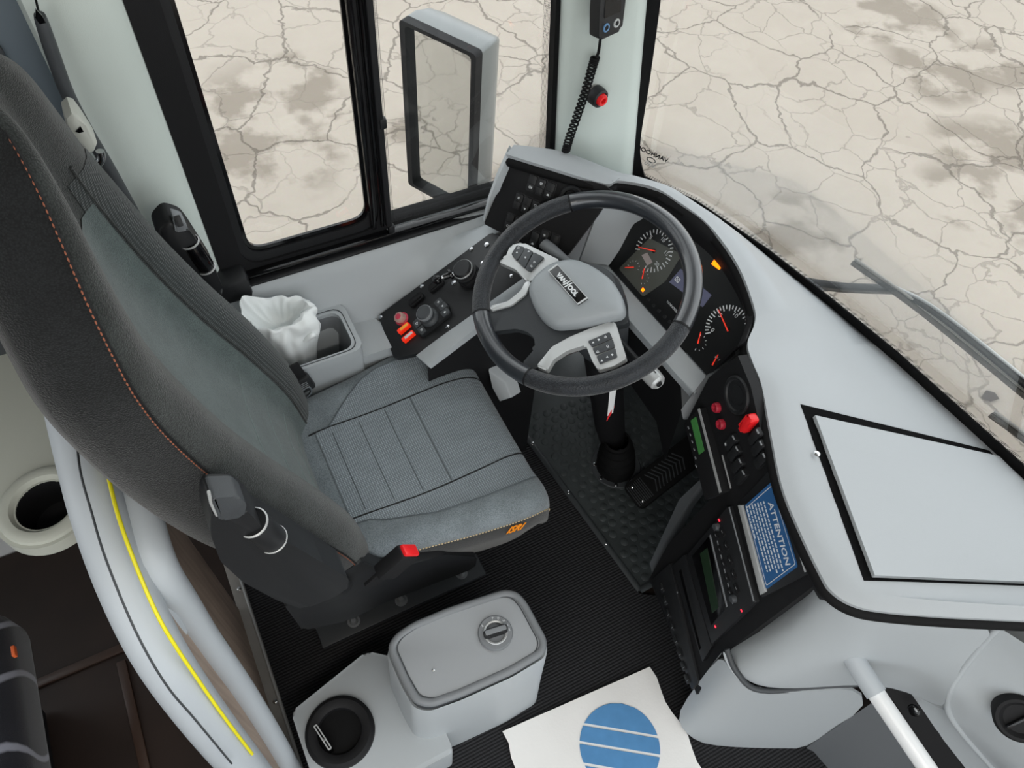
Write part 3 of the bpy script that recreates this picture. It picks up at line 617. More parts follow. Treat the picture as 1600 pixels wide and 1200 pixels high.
# big storage lid on the right wing
solid(link('lid_recess_shade', grid([[(0.8611, 0.3956, 0.8378), (0.8973, 0.3782, 0.8239), (0.9342, 0.3604, 0.8097), (0.972, 0.3422, 0.7953), (1.0105, 0.3236, 0.7805), (1.0498, 0.3046, 0.7655), (1.0859, 0.2842, 0.7546), (1.1225, 0.2635, 0.7435), (1.1597, 0.2424, 0.7323), (1.1974, 0.2211, 0.7209), (1.2356, 0.1995, 0.7094)], [(0.8509, 0.3628, 0.8334), (0.8888, 0.3455, 0.8191), (0.9275, 0.3277, 0.8044), (0.9642, 0.3086, 0.7931), (1.001, 0.2891, 0.7819), (1.0385, 0.2693, 0.7705), (1.0766, 0.2491, 0.7589), (1.1164, 0.2289, 0.746), (1.1575, 0.2084, 0.7322), (1.1989, 0.1874, 0.7188), (1.2372, 0.1655, 0.7089)], [(0.8394, 0.3301, 0.8313), (0.8771, 0.3122, 0.8189), (0.9154, 0.2939, 0.8062), (0.9546, 0.2753, 0.7932), (0.9945, 0.2563, 0.78), (1.0353, 0.2369, 0.7665), (1.0769, 0.2171, 0.7528), (1.1172, 0.1965, 0.7411), (1.1566, 0.1753, 0.7308), (1.1966, 0.1538, 0.7205), (1.2371, 0.1319, 0.71)], [(0.8298, 0.2988, 0.8271), (0.8689, 0.2809, 0.8143), (0.9089, 0.2626, 0.8013), (0.9498, 0.244, 0.7879), (0.9908, 0.2248, 0.7751), (1.0302, 0.2046, 0.7649), (1.0703, 0.1842, 0.7544), (1.111, 0.1635, 0.7439), (1.1525, 0.1424, 0.7329), (1.196, 0.1211, 0.7205), (1.2381, 0.0993, 0.71)], [(0.8203, 0.2682, 0.823), (0.8606, 0.2502, 0.8103), (0.8996, 0.2312, 0.8001), (0.9394, 0.212, 0.7896), (0.9807, 0.1925, 0.778), (1.0228, 0.1727, 0.766), (1.0658, 0.1526, 0.7539), (1.1093, 0.1319, 0.7418), (1.1516, 0.1107, 0.7317), (1.1945, 0.0892, 0.7214), (1.2381, 0.0673, 0.711)], [(0.8086, 0.2375, 0.8225), (0.8489, 0.2191, 0.8111), (0.8901, 0.2005, 0.7996), (0.9322, 0.1814, 0.7878), (0.9751, 0.162, 0.7757), (1.0177, 0.1419, 0.7648), (1.0603, 0.1215, 0.7546), (1.1036, 0.1006, 0.7442), (1.1477, 0.0794, 0.7336), (1.1925, 0.0579, 0.7228), (1.2382, 0.0359, 0.7119)], [(0.7974, 0.2076, 0.8216), (0.8391, 0.1893, 0.81), (0.8812, 0.1706, 0.7987), (0.923, 0.1512, 0.7886), (0.9655, 0.1315, 0.7784), (1.0089, 0.1114, 0.768), (1.0537, 0.091, 0.7566), (1.0994, 0.0703, 0.7451), (1.1457, 0.049, 0.7335), (1.1921, 0.0274, 0.7227), (1.2394, 0.0053, 0.7116)], [(0.7855, 0.1784, 0.8222), (0.8274, 0.1599, 0.8116), (0.8701, 0.141, 0.8008), (0.9138, 0.1218, 0.7898), (0.9583, 0.1021, 0.7786), (1.0036, 0.0821, 0.7672), (1.0491, 0.0615, 0.7566), (1.0954, 0.0406, 0.7457), (1.1427, 0.0192, 0.7347), (1.191, -0.0025, 0.7233), (1.2401, -0.0247, 0.7118)], [(0.7739, 0.1499, 0.8228), (0.817, 0.1314, 0.8119), (0.8607, 0.1125, 0.8012), (0.9049, 0.0931, 0.7908), (0.95, 0.0734, 0.7802), (0.9961, 0.0532, 0.7692), (1.0432, 0.0326, 0.7581), (1.091, 0.0116, 0.747), (1.1399, -0.0098, 0.7356), (1.1899, -0.0318, 0.7239), (1.2409, -0.0542, 0.712)], [(0.7619, 0.1221, 0.8245), (0.8055, 0.1035, 0.8142), (0.85, 0.0846, 0.8036), (0.8953, 0.0652, 0.7931), (0.9416, 0.0454, 0.7823), (0.9889, 0.0251, 0.7712), (1.0372, 0.0045, 0.7599), (1.0864, -0.0167, 0.7486), (1.1366, -0.0383, 0.7371), (1.1883, -0.0604, 0.7249), (1.2414, -0.083, 0.7124)], [(0.7485, 0.0949, 0.8287), (0.7928, 0.0763, 0.8186), (0.838, 0.0573, 0.8082), (0.8844, 0.0379, 0.7972), (0.932, 0.0181, 0.7859), (0.9807, -0.0022, 0.7744), (1.0305, -0.023, 0.7627), (1.0815, -0.0442, 0.7506), (1.1337, -0.066, 0.7382), (1.1872, -0.0884, 0.7256), (1.242, -0.1112, 0.7126)]], 80), GAPSHD, dash), .004)  # sheet lying on the dash, groove shade put into its colour
lid = link('lid', grid([[(0.8711, 0.3664, 0.8364), (0.907, 0.3499, 0.8228), (0.9436, 0.3331, 0.809), (0.9806, 0.3158, 0.7952), (1.0155, 0.2973, 0.7847), (1.0508, 0.2786, 0.774), (1.0867, 0.2595, 0.7631), (1.1231, 0.2402, 0.752), (1.1601, 0.2205, 0.7408), (1.1981, 0.2006, 0.729), (1.2376, 0.1806, 0.7161)], [(0.8618, 0.3368, 0.8329), (0.8965, 0.3194, 0.8223), (0.9317, 0.3016, 0.8116), (0.9685, 0.2839, 0.7996), (1.0061, 0.2659, 0.7871), (1.0444, 0.2475, 0.7744), (1.0835, 0.2288, 0.7614), (1.1233, 0.2097, 0.7483), (1.1622, 0.19, 0.7366), (1.1997, 0.1696, 0.7269), (1.2376, 0.149, 0.7171)], [(0.851, 0.3072, 0.8317), (0.8881, 0.2901, 0.8196), (0.9258, 0.2727, 0.8072), (0.9643, 0.255, 0.7946), (1.0036, 0.2368, 0.7817), (1.0437, 0.2184, 0.7686), (1.0814, 0.1989, 0.7587), (1.1196, 0.1791, 0.7488), (1.1584, 0.1591, 0.7387), (1.1977, 0.1387, 0.7285), (1.2377, 0.1181, 0.7181)], [(0.8425, 0.279, 0.8279), (0.8809, 0.2619, 0.8154), (0.9201, 0.2444, 0.8027), (0.9585, 0.2261, 0.7918), (0.9965, 0.2073, 0.7819), (1.0351, 0.1881, 0.7718), (1.0743, 0.1687, 0.7616), (1.1154, 0.1491, 0.75), (1.1571, 0.1292, 0.7381), (1.198, 0.1088, 0.7277), (1.2388, 0.0879, 0.718)], [(0.833, 0.251, 0.8257), (0.8706, 0.2332, 0.8156), (0.9095, 0.2153, 0.8047), (0.9491, 0.197, 0.7935), (0.9895, 0.1784, 0.7821), (1.0306, 0.1594, 0.7705), (1.0726, 0.14, 0.7587), (1.1132, 0.1201, 0.749), (1.1544, 0.0998, 0.7391), (1.1963, 0.0792, 0.729), (1.2389, 0.0583, 0.7188)], [(0.8222, 0.2232, 0.8255), (0.8616, 0.2056, 0.8145), (0.9018, 0.1875, 0.8032), (0.9428, 0.1692, 0.7917), (0.9838, 0.1503, 0.781), (1.0246, 0.131, 0.7712), (1.066, 0.1113, 0.7612), (1.1082, 0.0913, 0.7511), (1.1511, 0.071, 0.7408), (1.1947, 0.0503, 0.7303), (1.2397, 0.0292, 0.719)], [(0.8122, 0.1962, 0.8247), (0.8527, 0.1785, 0.8135), (0.8927, 0.1601, 0.8039), (0.9333, 0.1414, 0.7941), (0.9747, 0.1224, 0.7841), (1.0174, 0.1031, 0.7733), (1.0609, 0.0834, 0.7623), (1.1052, 0.0634, 0.7511), (1.1497, 0.0429, 0.7405), (1.1946, 0.022, 0.73), (1.2404, 0.0008, 0.7192)], [(0.801, 0.1696, 0.8259), (0.8417, 0.1516, 0.8156), (0.8833, 0.1333, 0.8052), (0.9256, 0.1146, 0.7945), (0.9688, 0.0956, 0.7836), (1.0124, 0.0761, 0.773), (1.0564, 0.0562, 0.7627), (1.1013, 0.0359, 0.7522), (1.147, 0.0153, 0.7415), (1.1938, -0.0057, 0.7304), (1.2412, -0.0272, 0.7194)], [(0.7906, 0.1437, 0.8264), (0.8324, 0.1257, 0.8159), (0.8746, 0.1072, 0.8057), (0.9174, 0.0884, 0.7957), (0.9612, 0.0691, 0.7853), (1.0058, 0.0495, 0.7748), (1.0512, 0.0295, 0.7641), (1.0975, 0.0091, 0.7533), (1.1447, -0.0117, 0.7422), (1.1929, -0.0329, 0.731), (1.242, -0.0546, 0.7195)], [(0.7796, 0.1184, 0.8281), (0.8218, 0.1002, 0.8181), (0.8649, 0.0816, 0.8079), (0.9088, 0.0627, 0.7977), (0.9536, 0.0434, 0.7872), (0.9993, 0.0236, 0.7765), (1.0459, 0.0035, 0.7656), (1.0936, -0.0171, 0.7545), (1.142, -0.0381, 0.7434), (1.1916, -0.0595, 0.7319), (1.2426, -0.0815, 0.7199)], [(0.7676, 0.0935, 0.8316), (0.8105, 0.0753, 0.8218), (0.8543, 0.0567, 0.8117), (0.899, 0.0376, 0.8015), (0.9449, 0.0182, 0.7906), (0.9919, -0.0016, 0.7795), (1.0399, -0.0219, 0.7682), (1.089, -0.0427, 0.7565), (1.1392, -0.0639, 0.7447), (1.1906, -0.0856, 0.7325), (1.2432, -0.1079, 0.7201)]], 80), DASH, dash); solid(lid, .012)
lb_ = lid.modifiers.new('edge', 'BEVEL'); lb_.width = .003; lb_.segments = 2; lb_.limit_method = 'ANGLE'
link('lid_screw', scr, CHR, lid, T(*(0.823, 0.3038, 0.8345)))
# right end of the dashboard towards the aisle
A_rows = [
 [(0.7275, 0.1279, 0.74), (0.7141, 0.1108, 0.77), (0.7076, 0.0937, 0.79), (0.728, 0.0611, 0.8), (0.7923, 0.0213, 0.8), (0.8636, -0.0185, 0.8), (0.9101, -0.0497, 0.8)],
 [(0.7465, 0.1432, 0.6), (0.725, 0.1191, 0.645), (0.7131, 0.0945, 0.675), (0.74, 0.0502, 0.69), (0.814, 0.0051, 0.69), (0.8785, -0.035, 0.7), (0.9246, -0.0639, 0.725)],
 [(0.7123, 0.1466, 0.5), (0.6987, 0.1201, 0.535), (0.6907, 0.0929, 0.56), (0.7131, 0.0416, 0.57), (0.8139, -0.0059, 0.565), (0.8887, -0.0489, 0.58), (0.9168, -0.0864, 0.64)],
 [(0.6744, 0.1465, 0.42), (0.6571, 0.1226, 0.445), (0.6475, 0.095, 0.465), (0.6676, 0.0527, 0.465), (0.7868, 0.0038, 0.46), (0.9043, -0.0483, 0.485), (0.9008, -0.1057, 0.59)],
 [(0.6771, 0.147, 0.405), (0.6598, 0.123, 0.43), (0.6496, 0.0941, 0.45), (0.6733, 0.0512, 0.445), (0.795, 0.001, 0.44), (0.9147, -0.0545, 0.46), (0.9349, -0.1374, 0.51)]]
subsurf(solid(link('end_panel_upper', grid(A_rows, 80), GREY, dash), .006), 2)
link('end_seam', tube(smooth_path([(0.6457, 0.1368, 0.47), (0.6434, 0.0945, 0.455), (0.6724, 0.0481, 0.438), (0.7919, -0.0027, 0.44), (0.9095, -0.0551, 0.462)], 6), .006, 8), DKG, dash)
B_rows = [
 [(0.6398, 0.1371, 0.47), (0.6359, 0.1099, 0.46), (0.6465, 0.0764, 0.448), (0.6755, 0.0441, 0.438), (0.7903, -0.0046, 0.44), (0.8392, -0.0244, 0.45), (0.8728, -0.0651, 0.41)],
 [(0.639, 0.1239, 0.28), (0.637, 0.0924, 0.26), (0.6557, 0.0593, 0.24), (0.6983, 0.0257, 0.22), (0.8004, -0.0229, 0.22), (0.8591, -0.0474, 0.22), (0.8922, -0.0767, 0.2)],
 [(0.6371, 0.1075, 0.05), (0.6345, 0.0785, 0.03), (0.651, 0.0459, 0.012), (0.6858, 0.0154, 0), (0.7771, -0.0357, 0), (0.847, -0.0702, 0), (0.8835, -0.0882, 0)]]
subsurf(solid(link('end_panel_lower', grid(B_rows, 80), GREY, dash), .006), 1)
link('kick_panel', polyslab([(0.8763, -0.0683, 0.405), (0.8835, -0.0935, -0.005), (0.8805, -0.1314, -0.01), (0.9061, -0.2395, -0.01), (1.05, -0.3161, 0.16)], .015, (1, 0, 0)), KICK, dash)
link('black_strip', polyslab([(0.844, -0.0267, 0.455), (0.8977, -0.0458, 0.468), (0.9123, -0.0544, 0.474), (1.0431, -0.2763, 0.27), (1.0046, -0.2569, 0.24), (0.9066, -0.08, 0.42), (0.8754, -0.0682, 0.412)], .01, (1, .2, 0)), BLKM, dash)
link('catch', lathe([(0, .003), (.009, .003), (.011, .002), (.012, 0)], 20), GLOSS, dash, T(*(0.9186, -0.1138, 0.44)) @ RY(-60))
link('catch_pin', box(.004, .008, .003, .001), SILV, dash, T(*(0.9186, -0.1141, 0.447)) @ RY(-60))
R_rows = [[(0.8971, -0.044, 0.482), (0.9366, -0.0731, 0.5), (0.9022, -0.1059, 0.588)], [(0.9221, -0.0665, 0.462), (0.9354, -0.1058, 0.48), (0.9284, -0.1364, 0.52)],
          [(0.9748, -0.1628, 0.37), (0.9829, -0.1779, 0.4), (0.975, -0.1894, 0.44)], [(1.0404, -0.2789, 0.27), (1.052, -0.2875, 0.29), (1.0596, -0.2969, 0.33)]]
link('right_moulding', grid(R_rows, 80), GREY, dash)
ridge = smooth_path([(0.9123, -0.053, 0.8), (0.9193, -0.0652, 0.73), (0.9154, -0.087, 0.645), (0.9103, -0.1056, 0.59), (0.9246, -0.1295, 0.53), (0.9487, -0.1622, 0.48), (1.0107, -0.2329, 0.39), (1.0641, -0.304, 0.32)], 5)
link('ridge', tube(ridge, .006, 10), GREY, dash)
bowl_o = [(p.x, p.y, p.z) for p in ridge]
bowl_c = [(p.x+.03, p.y-.05, p.z-.012) for p in ridge]
bowl_e = [(1.06+(p.z-.55)*.18, -.42, p.z) for p in ridge]
subsurf(link('right_bowl', grid([bowl_o, bowl_c, blend([Vector(p) for p in bowl_c], [Vector(p) for p in bowl_e], .5), bowl_e], 80), GREY, dash), 1)
kn = Vector((0.9492, -0.1877, 0.645))
kM = T(*kn) @ RY(-50) @ RX(12)
kb = link('round_vent', lathe([(0, .004), (.024, .004), (.030, .010), (.035, .010), (.040, .004), (.042, -.03)], 36), BLKM, dash, kM)
link('vent_blade', box(.05, .006, .008, .002), GLOSS, kb, kM @ T(0, 0, .008))

# console by the window: body, black control panel, storage bin
sc_ = thing('side_console', 'light grey side console with black control panel under the side window', 'console', (.35, 1.0, 0))
CON = Matrix(((0.86787, 0.00000, -0.49680, 0.30700), (0.00000, 1.00000, 0.00000, 1.08000), (0.49680, 0.00000, 0.86787, 0.57600), (0, 0, 0, 1)))
cpoly = [(0.007, 0.0072), (0.3243, 0.0038), (0.3626, -0.0648), (0.3611, -0.1445), (0.0962, -0.1422), (0.0494, -0.141), (-0.0061, -0.1125)]
link('control_panel', prism(rpoly(cpoly, .004), .016, .002, z0=-.014), BLK, sc_, CON)
near = [(0.0403, -0.1414), (0.0962, -0.1422), (0.3805, -0.1456), (0.3845, -0.1728), (0.108, -0.1799), (0.0523, -0.1807)]
link('front_lip', prism(near, .02, .004, z0=-.016), GREY, sc_, CON)
cf = [CON @ Vector((x, y, .0)) for x, y in [(0.0523, -0.1807), (0.108, -0.1799), (0.3845, -0.1728)]]
link('front_face', grid([cf, [(p.x+.01, p.y+.0, 0.0) for p in cf]]), BLKM, sc_)
link('front_foot', polyslab([(0.5011, 0.9007, 0.5), (0.5302, 0.8633, 0.48), (0.5324, 0.837, 0.45), (0.5098, 0.8497, 0.43), (0.5007, 0.8756, 0.46)], .03, (1, .2, 0), bev=.004), GREY, sc_)
link('rear_shelf', polyslab([(.23, 1.10, .572), (.235, 1.0, .572), (.35, .99, .582), (.322, 1.045, .580), (.300, 1.10, .572)], .03), GREY, sc_)
link('shelf_face', polyslab([(.235, 1.002, .565), (.36, 1.002, .575), (.36, 1.04, .0), (.235, 1.04, .0)], .008, (0, 1, 0)), GREY, sc_)
bi = rrect(.005, .978, .242, 1.125, .012)
hole = rrect(.03, .996, .226, 1.104, .026)
link('bin_rim', ring(rrect(.005, .984, .244, 1.125, .026), hole, .022, .60), GREY, sc_)
link('bin_groove', ring(rrect(.018, .990, .234, 1.113, .026), rrect(.020, .992, .232, 1.111, .026), .0012, .6215), DKG, sc_)
link('bin_liner', loft([[(x, y, .612) for x, y in hole], [(x, y, .40) for x, y in rrect(.05, 1.01, .21, 1.09, .026)]], caps='end'), MIDG, sc_)
link('bin_body', loft([[(x, y, .60) for x, y in rrect(.005, .990, .243, 1.124, .014)], [(x, y, .0) for x, y in rrect(.005, 1.0, .243, 1.12, .014)]], caps=False), GREY, sc_)
# controls
def onCON(u, v, h=.002): return CON @ T(u, v, h)
for i, (u, v) in enumerate([(0.011, -0.0001), (0.1286, -0.0003), (0.2673, 0), (0.3013, -0.0158), (0.2721, -0.0503), (0.1948, -0.0466), (0.1337, -0.1304), (0.3093, -0.1233)]):
    link('panel_screw', scr, CHR if i in (3, 4, 5) else DKG, sc_, onCON(u, v) @ S(.9 if i not in (3, 4, 5) else 1.1, .9 if i not in (3, 4, 5) else 1.1, 1))
slot = multi([(prism(rrect(-.020, -.0095, .020, .0095, .006), .007, .003), I4), (prism(rrect(-.015, -.005, .015, .005, .003), .002, .0008, z0=.007), I4)])
for p in [(0.1584, -0.0237), (0.1026, -0.0234)]: link('rocker_switch', slot, BLKM, sc_, onCON(*p) @ RZ(4))
# mirror and lamp rotary unit
u, v = (0.1419, -0.0804)
rot = link('rotary_unit', prism(rpoly([(-.055, -.022), (.03, -.028), (.038, .0), (.032, .024), (0, .026), (-.055, .022)], .008), .010, .003), BLK, sc_, onCON(*(0.1234, -0.0888)) @ RZ(6))
RM = onCON(*(0.1234, -0.0888)) @ RZ(6)
key = prism(rrect(-.0095, -.0075, .0095, .0075, .002), .003, .001)
for i, (a, b, r) in enumerate([(.024, .014, 0), (.026, -.002, 0), (.022, -.018, 0), (-.042, .010, 90), (-.042, -.012, 90)]):
    link('rotary_key', key, DKG, rot, RM @ T(a, b, .010) @ RZ(r))
    link('key_symbol', symbol((3, 4, 2, 5, 1)[i]), WPR, rot, RM @ T(a, b, .0132))
link('rotary_knob', lathe([(0, .030), (.015, .030), (.0175, .0275), (.018, .022), (.0165, .020), (.0165, .010), (.020, .008), (.022, .004), (.022, .0)], 36), DKG, rot, RM @ T(-.012, 0, .010))
link('knob_ring', lathe([(.0168, .0285), (.0185, .0275), (.0192, .024), (.0185, .0205), (.0165, .020)], 36), MIDG, rot, RM @ T(-.012, 0, .010))
# lever with ball on a round base
u, v = (0.232, -0.0563)
LM = onCON(u, v)
lv = link('lever_base', lathe([(0, .040), (.018, .040), (.0215, .036), (.022, .024), (.026, .022), (.027, 0)], 32), BLK, sc_, LM)
link('base_collar', lathe([(.0222, .036), (.0232, .035), (.0232, .032), (.0222, .031)], 32), SILV, lv, LM)
link('base_block', box(.04, .036, .02, .004), BLKM, lv, LM @ T(.004, -.012, .008))
link('lever_stem', tube([(-.01, .004, .024), (-.03, .008, .034), (-.048, .012, .038)], .0042, 10), CHR, lv, LM)
link('lever_collar', lathe([(.006, -.004), (.0115, -.003), (.0125, 0), (.0115, .003), (.006, .004)], 20), GLOSS, lv, LM @ T(-.028, .008, .034) @ RY(-78))
link('lever_grip', tube([(-.03, .008, .034), (-.044, .011, .037)], .007, 12), GLOSS, lv, LM)
link('lever_ball', lathe([(.0105*sin(pi*i/10), .0105*cos(pi*i/10)) for i in range(11)], 20), GLOSS, lv, LM @ T(-.058, .013, .040))
# parking brake button and red tags
u, v = (0.0524, -0.0403)
pb = link('brake_button_base', lathe([(0, .004), (.014, .004), (.016, .002), (.016, 0)], 24), PINK, sc_, onCON(u, v))
link('brake_button', lathe([(0, .013), (.007, .013), (.0075, .012), (.012, .0115), (.013, .009), (.012, .004), (.013, 0)], 8), mat('worn_red_grey', (186, 150, 142), .6), pb, onCON(u, v, .005) @ RY(-6))
link('brake_button_cap', lathe([(0, .0150), (.0065, .0145), (.007, .0125)], 16), PINK, pb, onCON(u, v, .005) @ RY(-6))
for i, (p, c) in enumerate(zip([(0.0478, -0.0683), (0.0479, -0.0938)], (YEL, WPR))):
    tg = link('warning_light', prism(rrect(-.0155, -.0055, .0155, .0055, .0015), .010, .002), REDTAG, sc_, onCON(*p) @ RZ(4))
    link('warning_light_label', prism(rrect(-.008, -.003, .013, .003, .0005), .0005), mat('orange_label', (250, 190, 60), .5) if i == 0 else WPR, tg, onCON(*p, .012) @ RZ(4))

# ---------------------------------------------------------------- instrument cluster
ic = thing('instrument_cluster', 'black instrument cluster with red needles and orange lamps behind the wheel', 'instrument cluster', tuple(CLU @ Vector((.17, .02, 0))))
face = link('face', prism([(0, 0), (0.3483, 0), (0.3619, 0.0863), (0.3202, 0.1441), (0.2178, 0.1753), (0.1353, 0.177), (0.0445, 0.1602), (-0.0116, 0.1281)], .01, z0=-.01), mat('cluster_face', (22, 23, 24), .32, .5), ic, CLU)
link('grey_window', prism(rpoly([(0.0325, 0.0129), (0.0431, 0.1087), (0.1285, 0.1338), (0.14, 0.0696), (0.1234, 0.011)], .006), .0008, z0=.0002), mat('smoked_display', (84, 86, 80), .3), ic, CLU)
def gauge(cx, cy, r, a0, a1, nt, needle, nl, nums=(), cap=True, ns=.0022):
    u, v = cx, cy
    M = CLU @ T(u, v, .001)
    d = link('gauge', multi([(box(r*(.16 if i % 2 else .24), r*.045+.0002, .0005), RZ(a0+(a1-a0)*i/(nt-1)) @ T(r*(.92 if i % 2 else .88), 0, 0)) for i in range(nt)]), WPR, ic, M)
    link('needle', prism([(-nl*.12, -ns*.6), (nl, -ns*.25), (nl, ns*.25), (-nl*.12, ns*.6)], .0012), mat('red_needle', (235, 60, 45), .4, emit=(235, 60, 40), estr=.25) if 'red_needle' not in bpy.data.materials else bpy.data.materials['red_needle'], d, M @ T(0, 0, .002) @ RZ(needle))
    if cap: link('needle_cap', lathe([(0, .003), (r*.08, .003), (r*.10, 0)], 14), BLK, d, M)
    for s, a in nums: link('numeral', text(s, r*.26, .0002), WPR, d, M @ T(r*.66*cos(radians(a)), r*.66*sin(radians(a)), .0005))
g1 = (0.0715, 0.0967)
gauge(g1[0], g1[1], .046, 215, -75, 27, 208, .038, [('5', 150), ('10', 90), ('15', 30), ('20', -30)])
p = (0.059, 0.0393); gauge(p[0], p[1], .016, 200, 20, 7, 222, .020, cap=False)
p = (0.0933, 0.0396); gauge(p[0], p[1], .015, 140, -60, 7, 123, .020, cap=False)
p = (0.3132, 0.0958); gauge(p[0], p[1], .048, 235, 60, 21, 161, .044, [('0', 228), ('5', 165), ('10', 105)])
p = (0.288, 0.034); gauge(p[0], p[1], .018, 120, -70, 7, 121, .022, cap=False)
p = (0.343, 0.0261); gauge(p[0], p[1], .017, 120, 20, 6, 106, .022, cap=False)
link('trip_display', prism([(0.0557, 0.0709), (0.0625, 0.0838), (0.0871, 0.0777), (0.0826, 0.0649)], .001, z0=.001), mat('pinkish_display', (172, 160, 158), .4), ic, CLU)
link('screen', prism([(0.1478, 0.0746), (0.1476, 0.1116), (0.2385, 0.1197), (0.2419, 0.0895)], .001), mat('lcd_screen', (74, 76, 92), .25, emit=(80, 82, 105), estr=.22), ic, CLU)
u, v = (0.1585, 0.0911); link('screen_symbol', multi([(ring(rrect(-.006, -.005, .006, .005, .002), rrect(-.0045, -.0035, .0045, .0035, .001), .0003), I4), (box(.014, .0012, .0003), RZ(40)), (box(.014, .0012, .0003), RZ(-40))]), WPR, ic, CLU @ T(u, v, .0012))
for q in ((1047, 452), (1052, 479), (1030, 460)):
    pass
u, v = (0.1895, 0.0433); link('maker_mark', text('VANHOOL', .007, .0002), WPR, ic, CLU @ T(u, v, .0005))
u, v = (0.2019, 0.1735); link('turn_lamp', prism(rrect(-.011, -.0095, .011, .0095, .001), .001), LEDO, ic, CLU @ T(u, v, 0) @ RZ(8))
u, v = (0.1124, 0.0215); link('fuel_lamp', prism(rrect(-.0035, -.0035, .0035, .0035, .001), .001), LEDO, ic, CLU @ T(u, v, .0012))
u, v = (0.2537, 0.1709); link('green_lamp', symbol(5), mat('dim_green_print', (30, 90, 40), .5), ic, CLU @ T(u, v, .0004) @ S(1.6, 1.6, 1))
for p in [(0.1379, 0.0167), (0.1561, 0.0165), (0.1741, 0.0164), (0.193, 0.0172), (0.2096, 0.018)]:
    link('push_button', lathe([(0, .003), (.003, .003), (.004, .002), (.004, 0)], 14), BLK, ic, CLU @ T(p[0], p[1], 0))

# ---------------------------------------------------------------- control stack facing the driver from the right
RAD = Matrix(((-0.18776, 0.14537, -0.97140, 0.67702), (-0.98221, -0.02779, 0.18569, 0.39011), (0.00000, 0.98899, 0.14800, 0.25000), (0, 0, 0, 1)))
st = link('control_stack', prism([(-0.1735, 0.5232), (-0.1475, 0.6243), (-0.0856, 0.6152), (0.0616, 0.5507), (0.2494, 0.5292), (0.2518, 0.2001), (0.2868, -0.0037), (0.0191, -0.0117), (-0.0034, 0.1343), (0.0028, 0.3675), (-0.1576, 0.4017)], .02, z0=-.024), BLKM, dash, RAD)
u, v = (-0.0968, 0.5718)
link('loudspeaker', multi([(lathe([(0, .0), (.028, .001), (.030, .004), (.034, .005), (.037, .002), (.037, 0)], 32), I4), (ring(circle(.020, 24), circle(.0185, 24), .002), I4)]), BLK, st, RAD @ T(u, v, -.004))
for p in [(-0.1148, 0.506), (-0.0838, 0.4953)]:
    link('red_knob', multi([(lathe([(0, .004), (.004, .004), (.005, .008), (.0085, .009), (.010, .006), (.0105, 0)], 20), I4)]), DRED, st, RAD @ T(p[0], p[1], -.004))
rk2 = multi([(prism(rrect(-.0085, -.019, .0085, .019, .003), .008, .003), I4)])
for i, (p) in enumerate([(-0.0407, 0.5003), (-0.0207, 0.4942), (0.0009, 0.4865), (0.0214, 0.4797), (-0.0108, 0.5675), (0.0089, 0.5607), (0.0294, 0.5531)]):
    link('rocker_switch', rk2, BLK, st, RAD @ T(p[0], p[1], -.004))
    link('switch_edge', box(.009, .0035, .003, .001), GPR if i else GPR, st, RAD @ T(p[0], p[1]+.0172, .0045))
u, v = (-0.0363, 0.5722); link('guard_switch', prism(rrect(-.009, -.021, .009, .021, .005), .016, .006), RED, st, RAD @ T(u, v, -.004))
u, v = (-0.0451, 0.4909); link('switch_symbol', symbol(3), DRED, st, RAD @ T(u, v-.004, .0045))
link('sticker_tray', prism(rpoly([(0.0535, 0.4322), (0.0527, 0.5686), (0.0562, 0.579), (0.2305, 0.5266), (0.2139, 0.3749)], .003), .004, .001, z0=-.005), BLK, st, RAD)
link('tray_edge', prism([(0.0571, 0.4367), (0.0627, 0.4473), (0.2107, 0.3977), (0.2094, 0.3792)], .008, .001, z0=-.004), SILV, st, RAD)
link('tray_trim', prism([(0.0527, 0.5709), (0.0536, 0.5746), (0.2256, 0.523), (0.2251, 0.5192)], .006, .0005, z0=-.004), SILV, st, RAD)
link('lower_bezel', prism(rpoly([(0.0288, 0.012), (0.0348, 0.1174), (0.2701, 0.0338), (0.2754, -0.0061)], .003), .006, .002, z0=-.004), BLK, st, RAD)
for k in range(9):
    a = k/8; q = (1036+44*a, 925+132*a)
for i, p in enumerate([(0.0615, 0.0429), (0.0885, 0.0345), (0.1152, 0.0261), (0.1427, 0.0205), (0.172, 0.0129), (0.1989, 0.0075), (0.2254, 0.0022), (0.2516, -0.0031)]):
    link('push_key', prism(rrect(-.010, -.006, .010, .006, .002), .004, .001), BLK, st, RAD @ T(p[0], p[1], .002))
    link('key_mark', box(.001, .010, .0004), GPR, st, RAD @ T(p[0]+.004, p[1]+.004, .0064))
# knee bracket under the stack
link('knee_bracket', polyslab([(0.6821, 0.3661, 0.24), (0.6829, 0.396, 0.27), (0.7482, 0.4496, 0.45), (0.7902, 0.4497, 0.53), (0.7917, 0.4352, 0.525), (0.7601, 0.4271, 0.45), (0.7307, 0.4046, 0.36)], .014, (.9, -.3, -.2), bev=.003), DKG, dash)

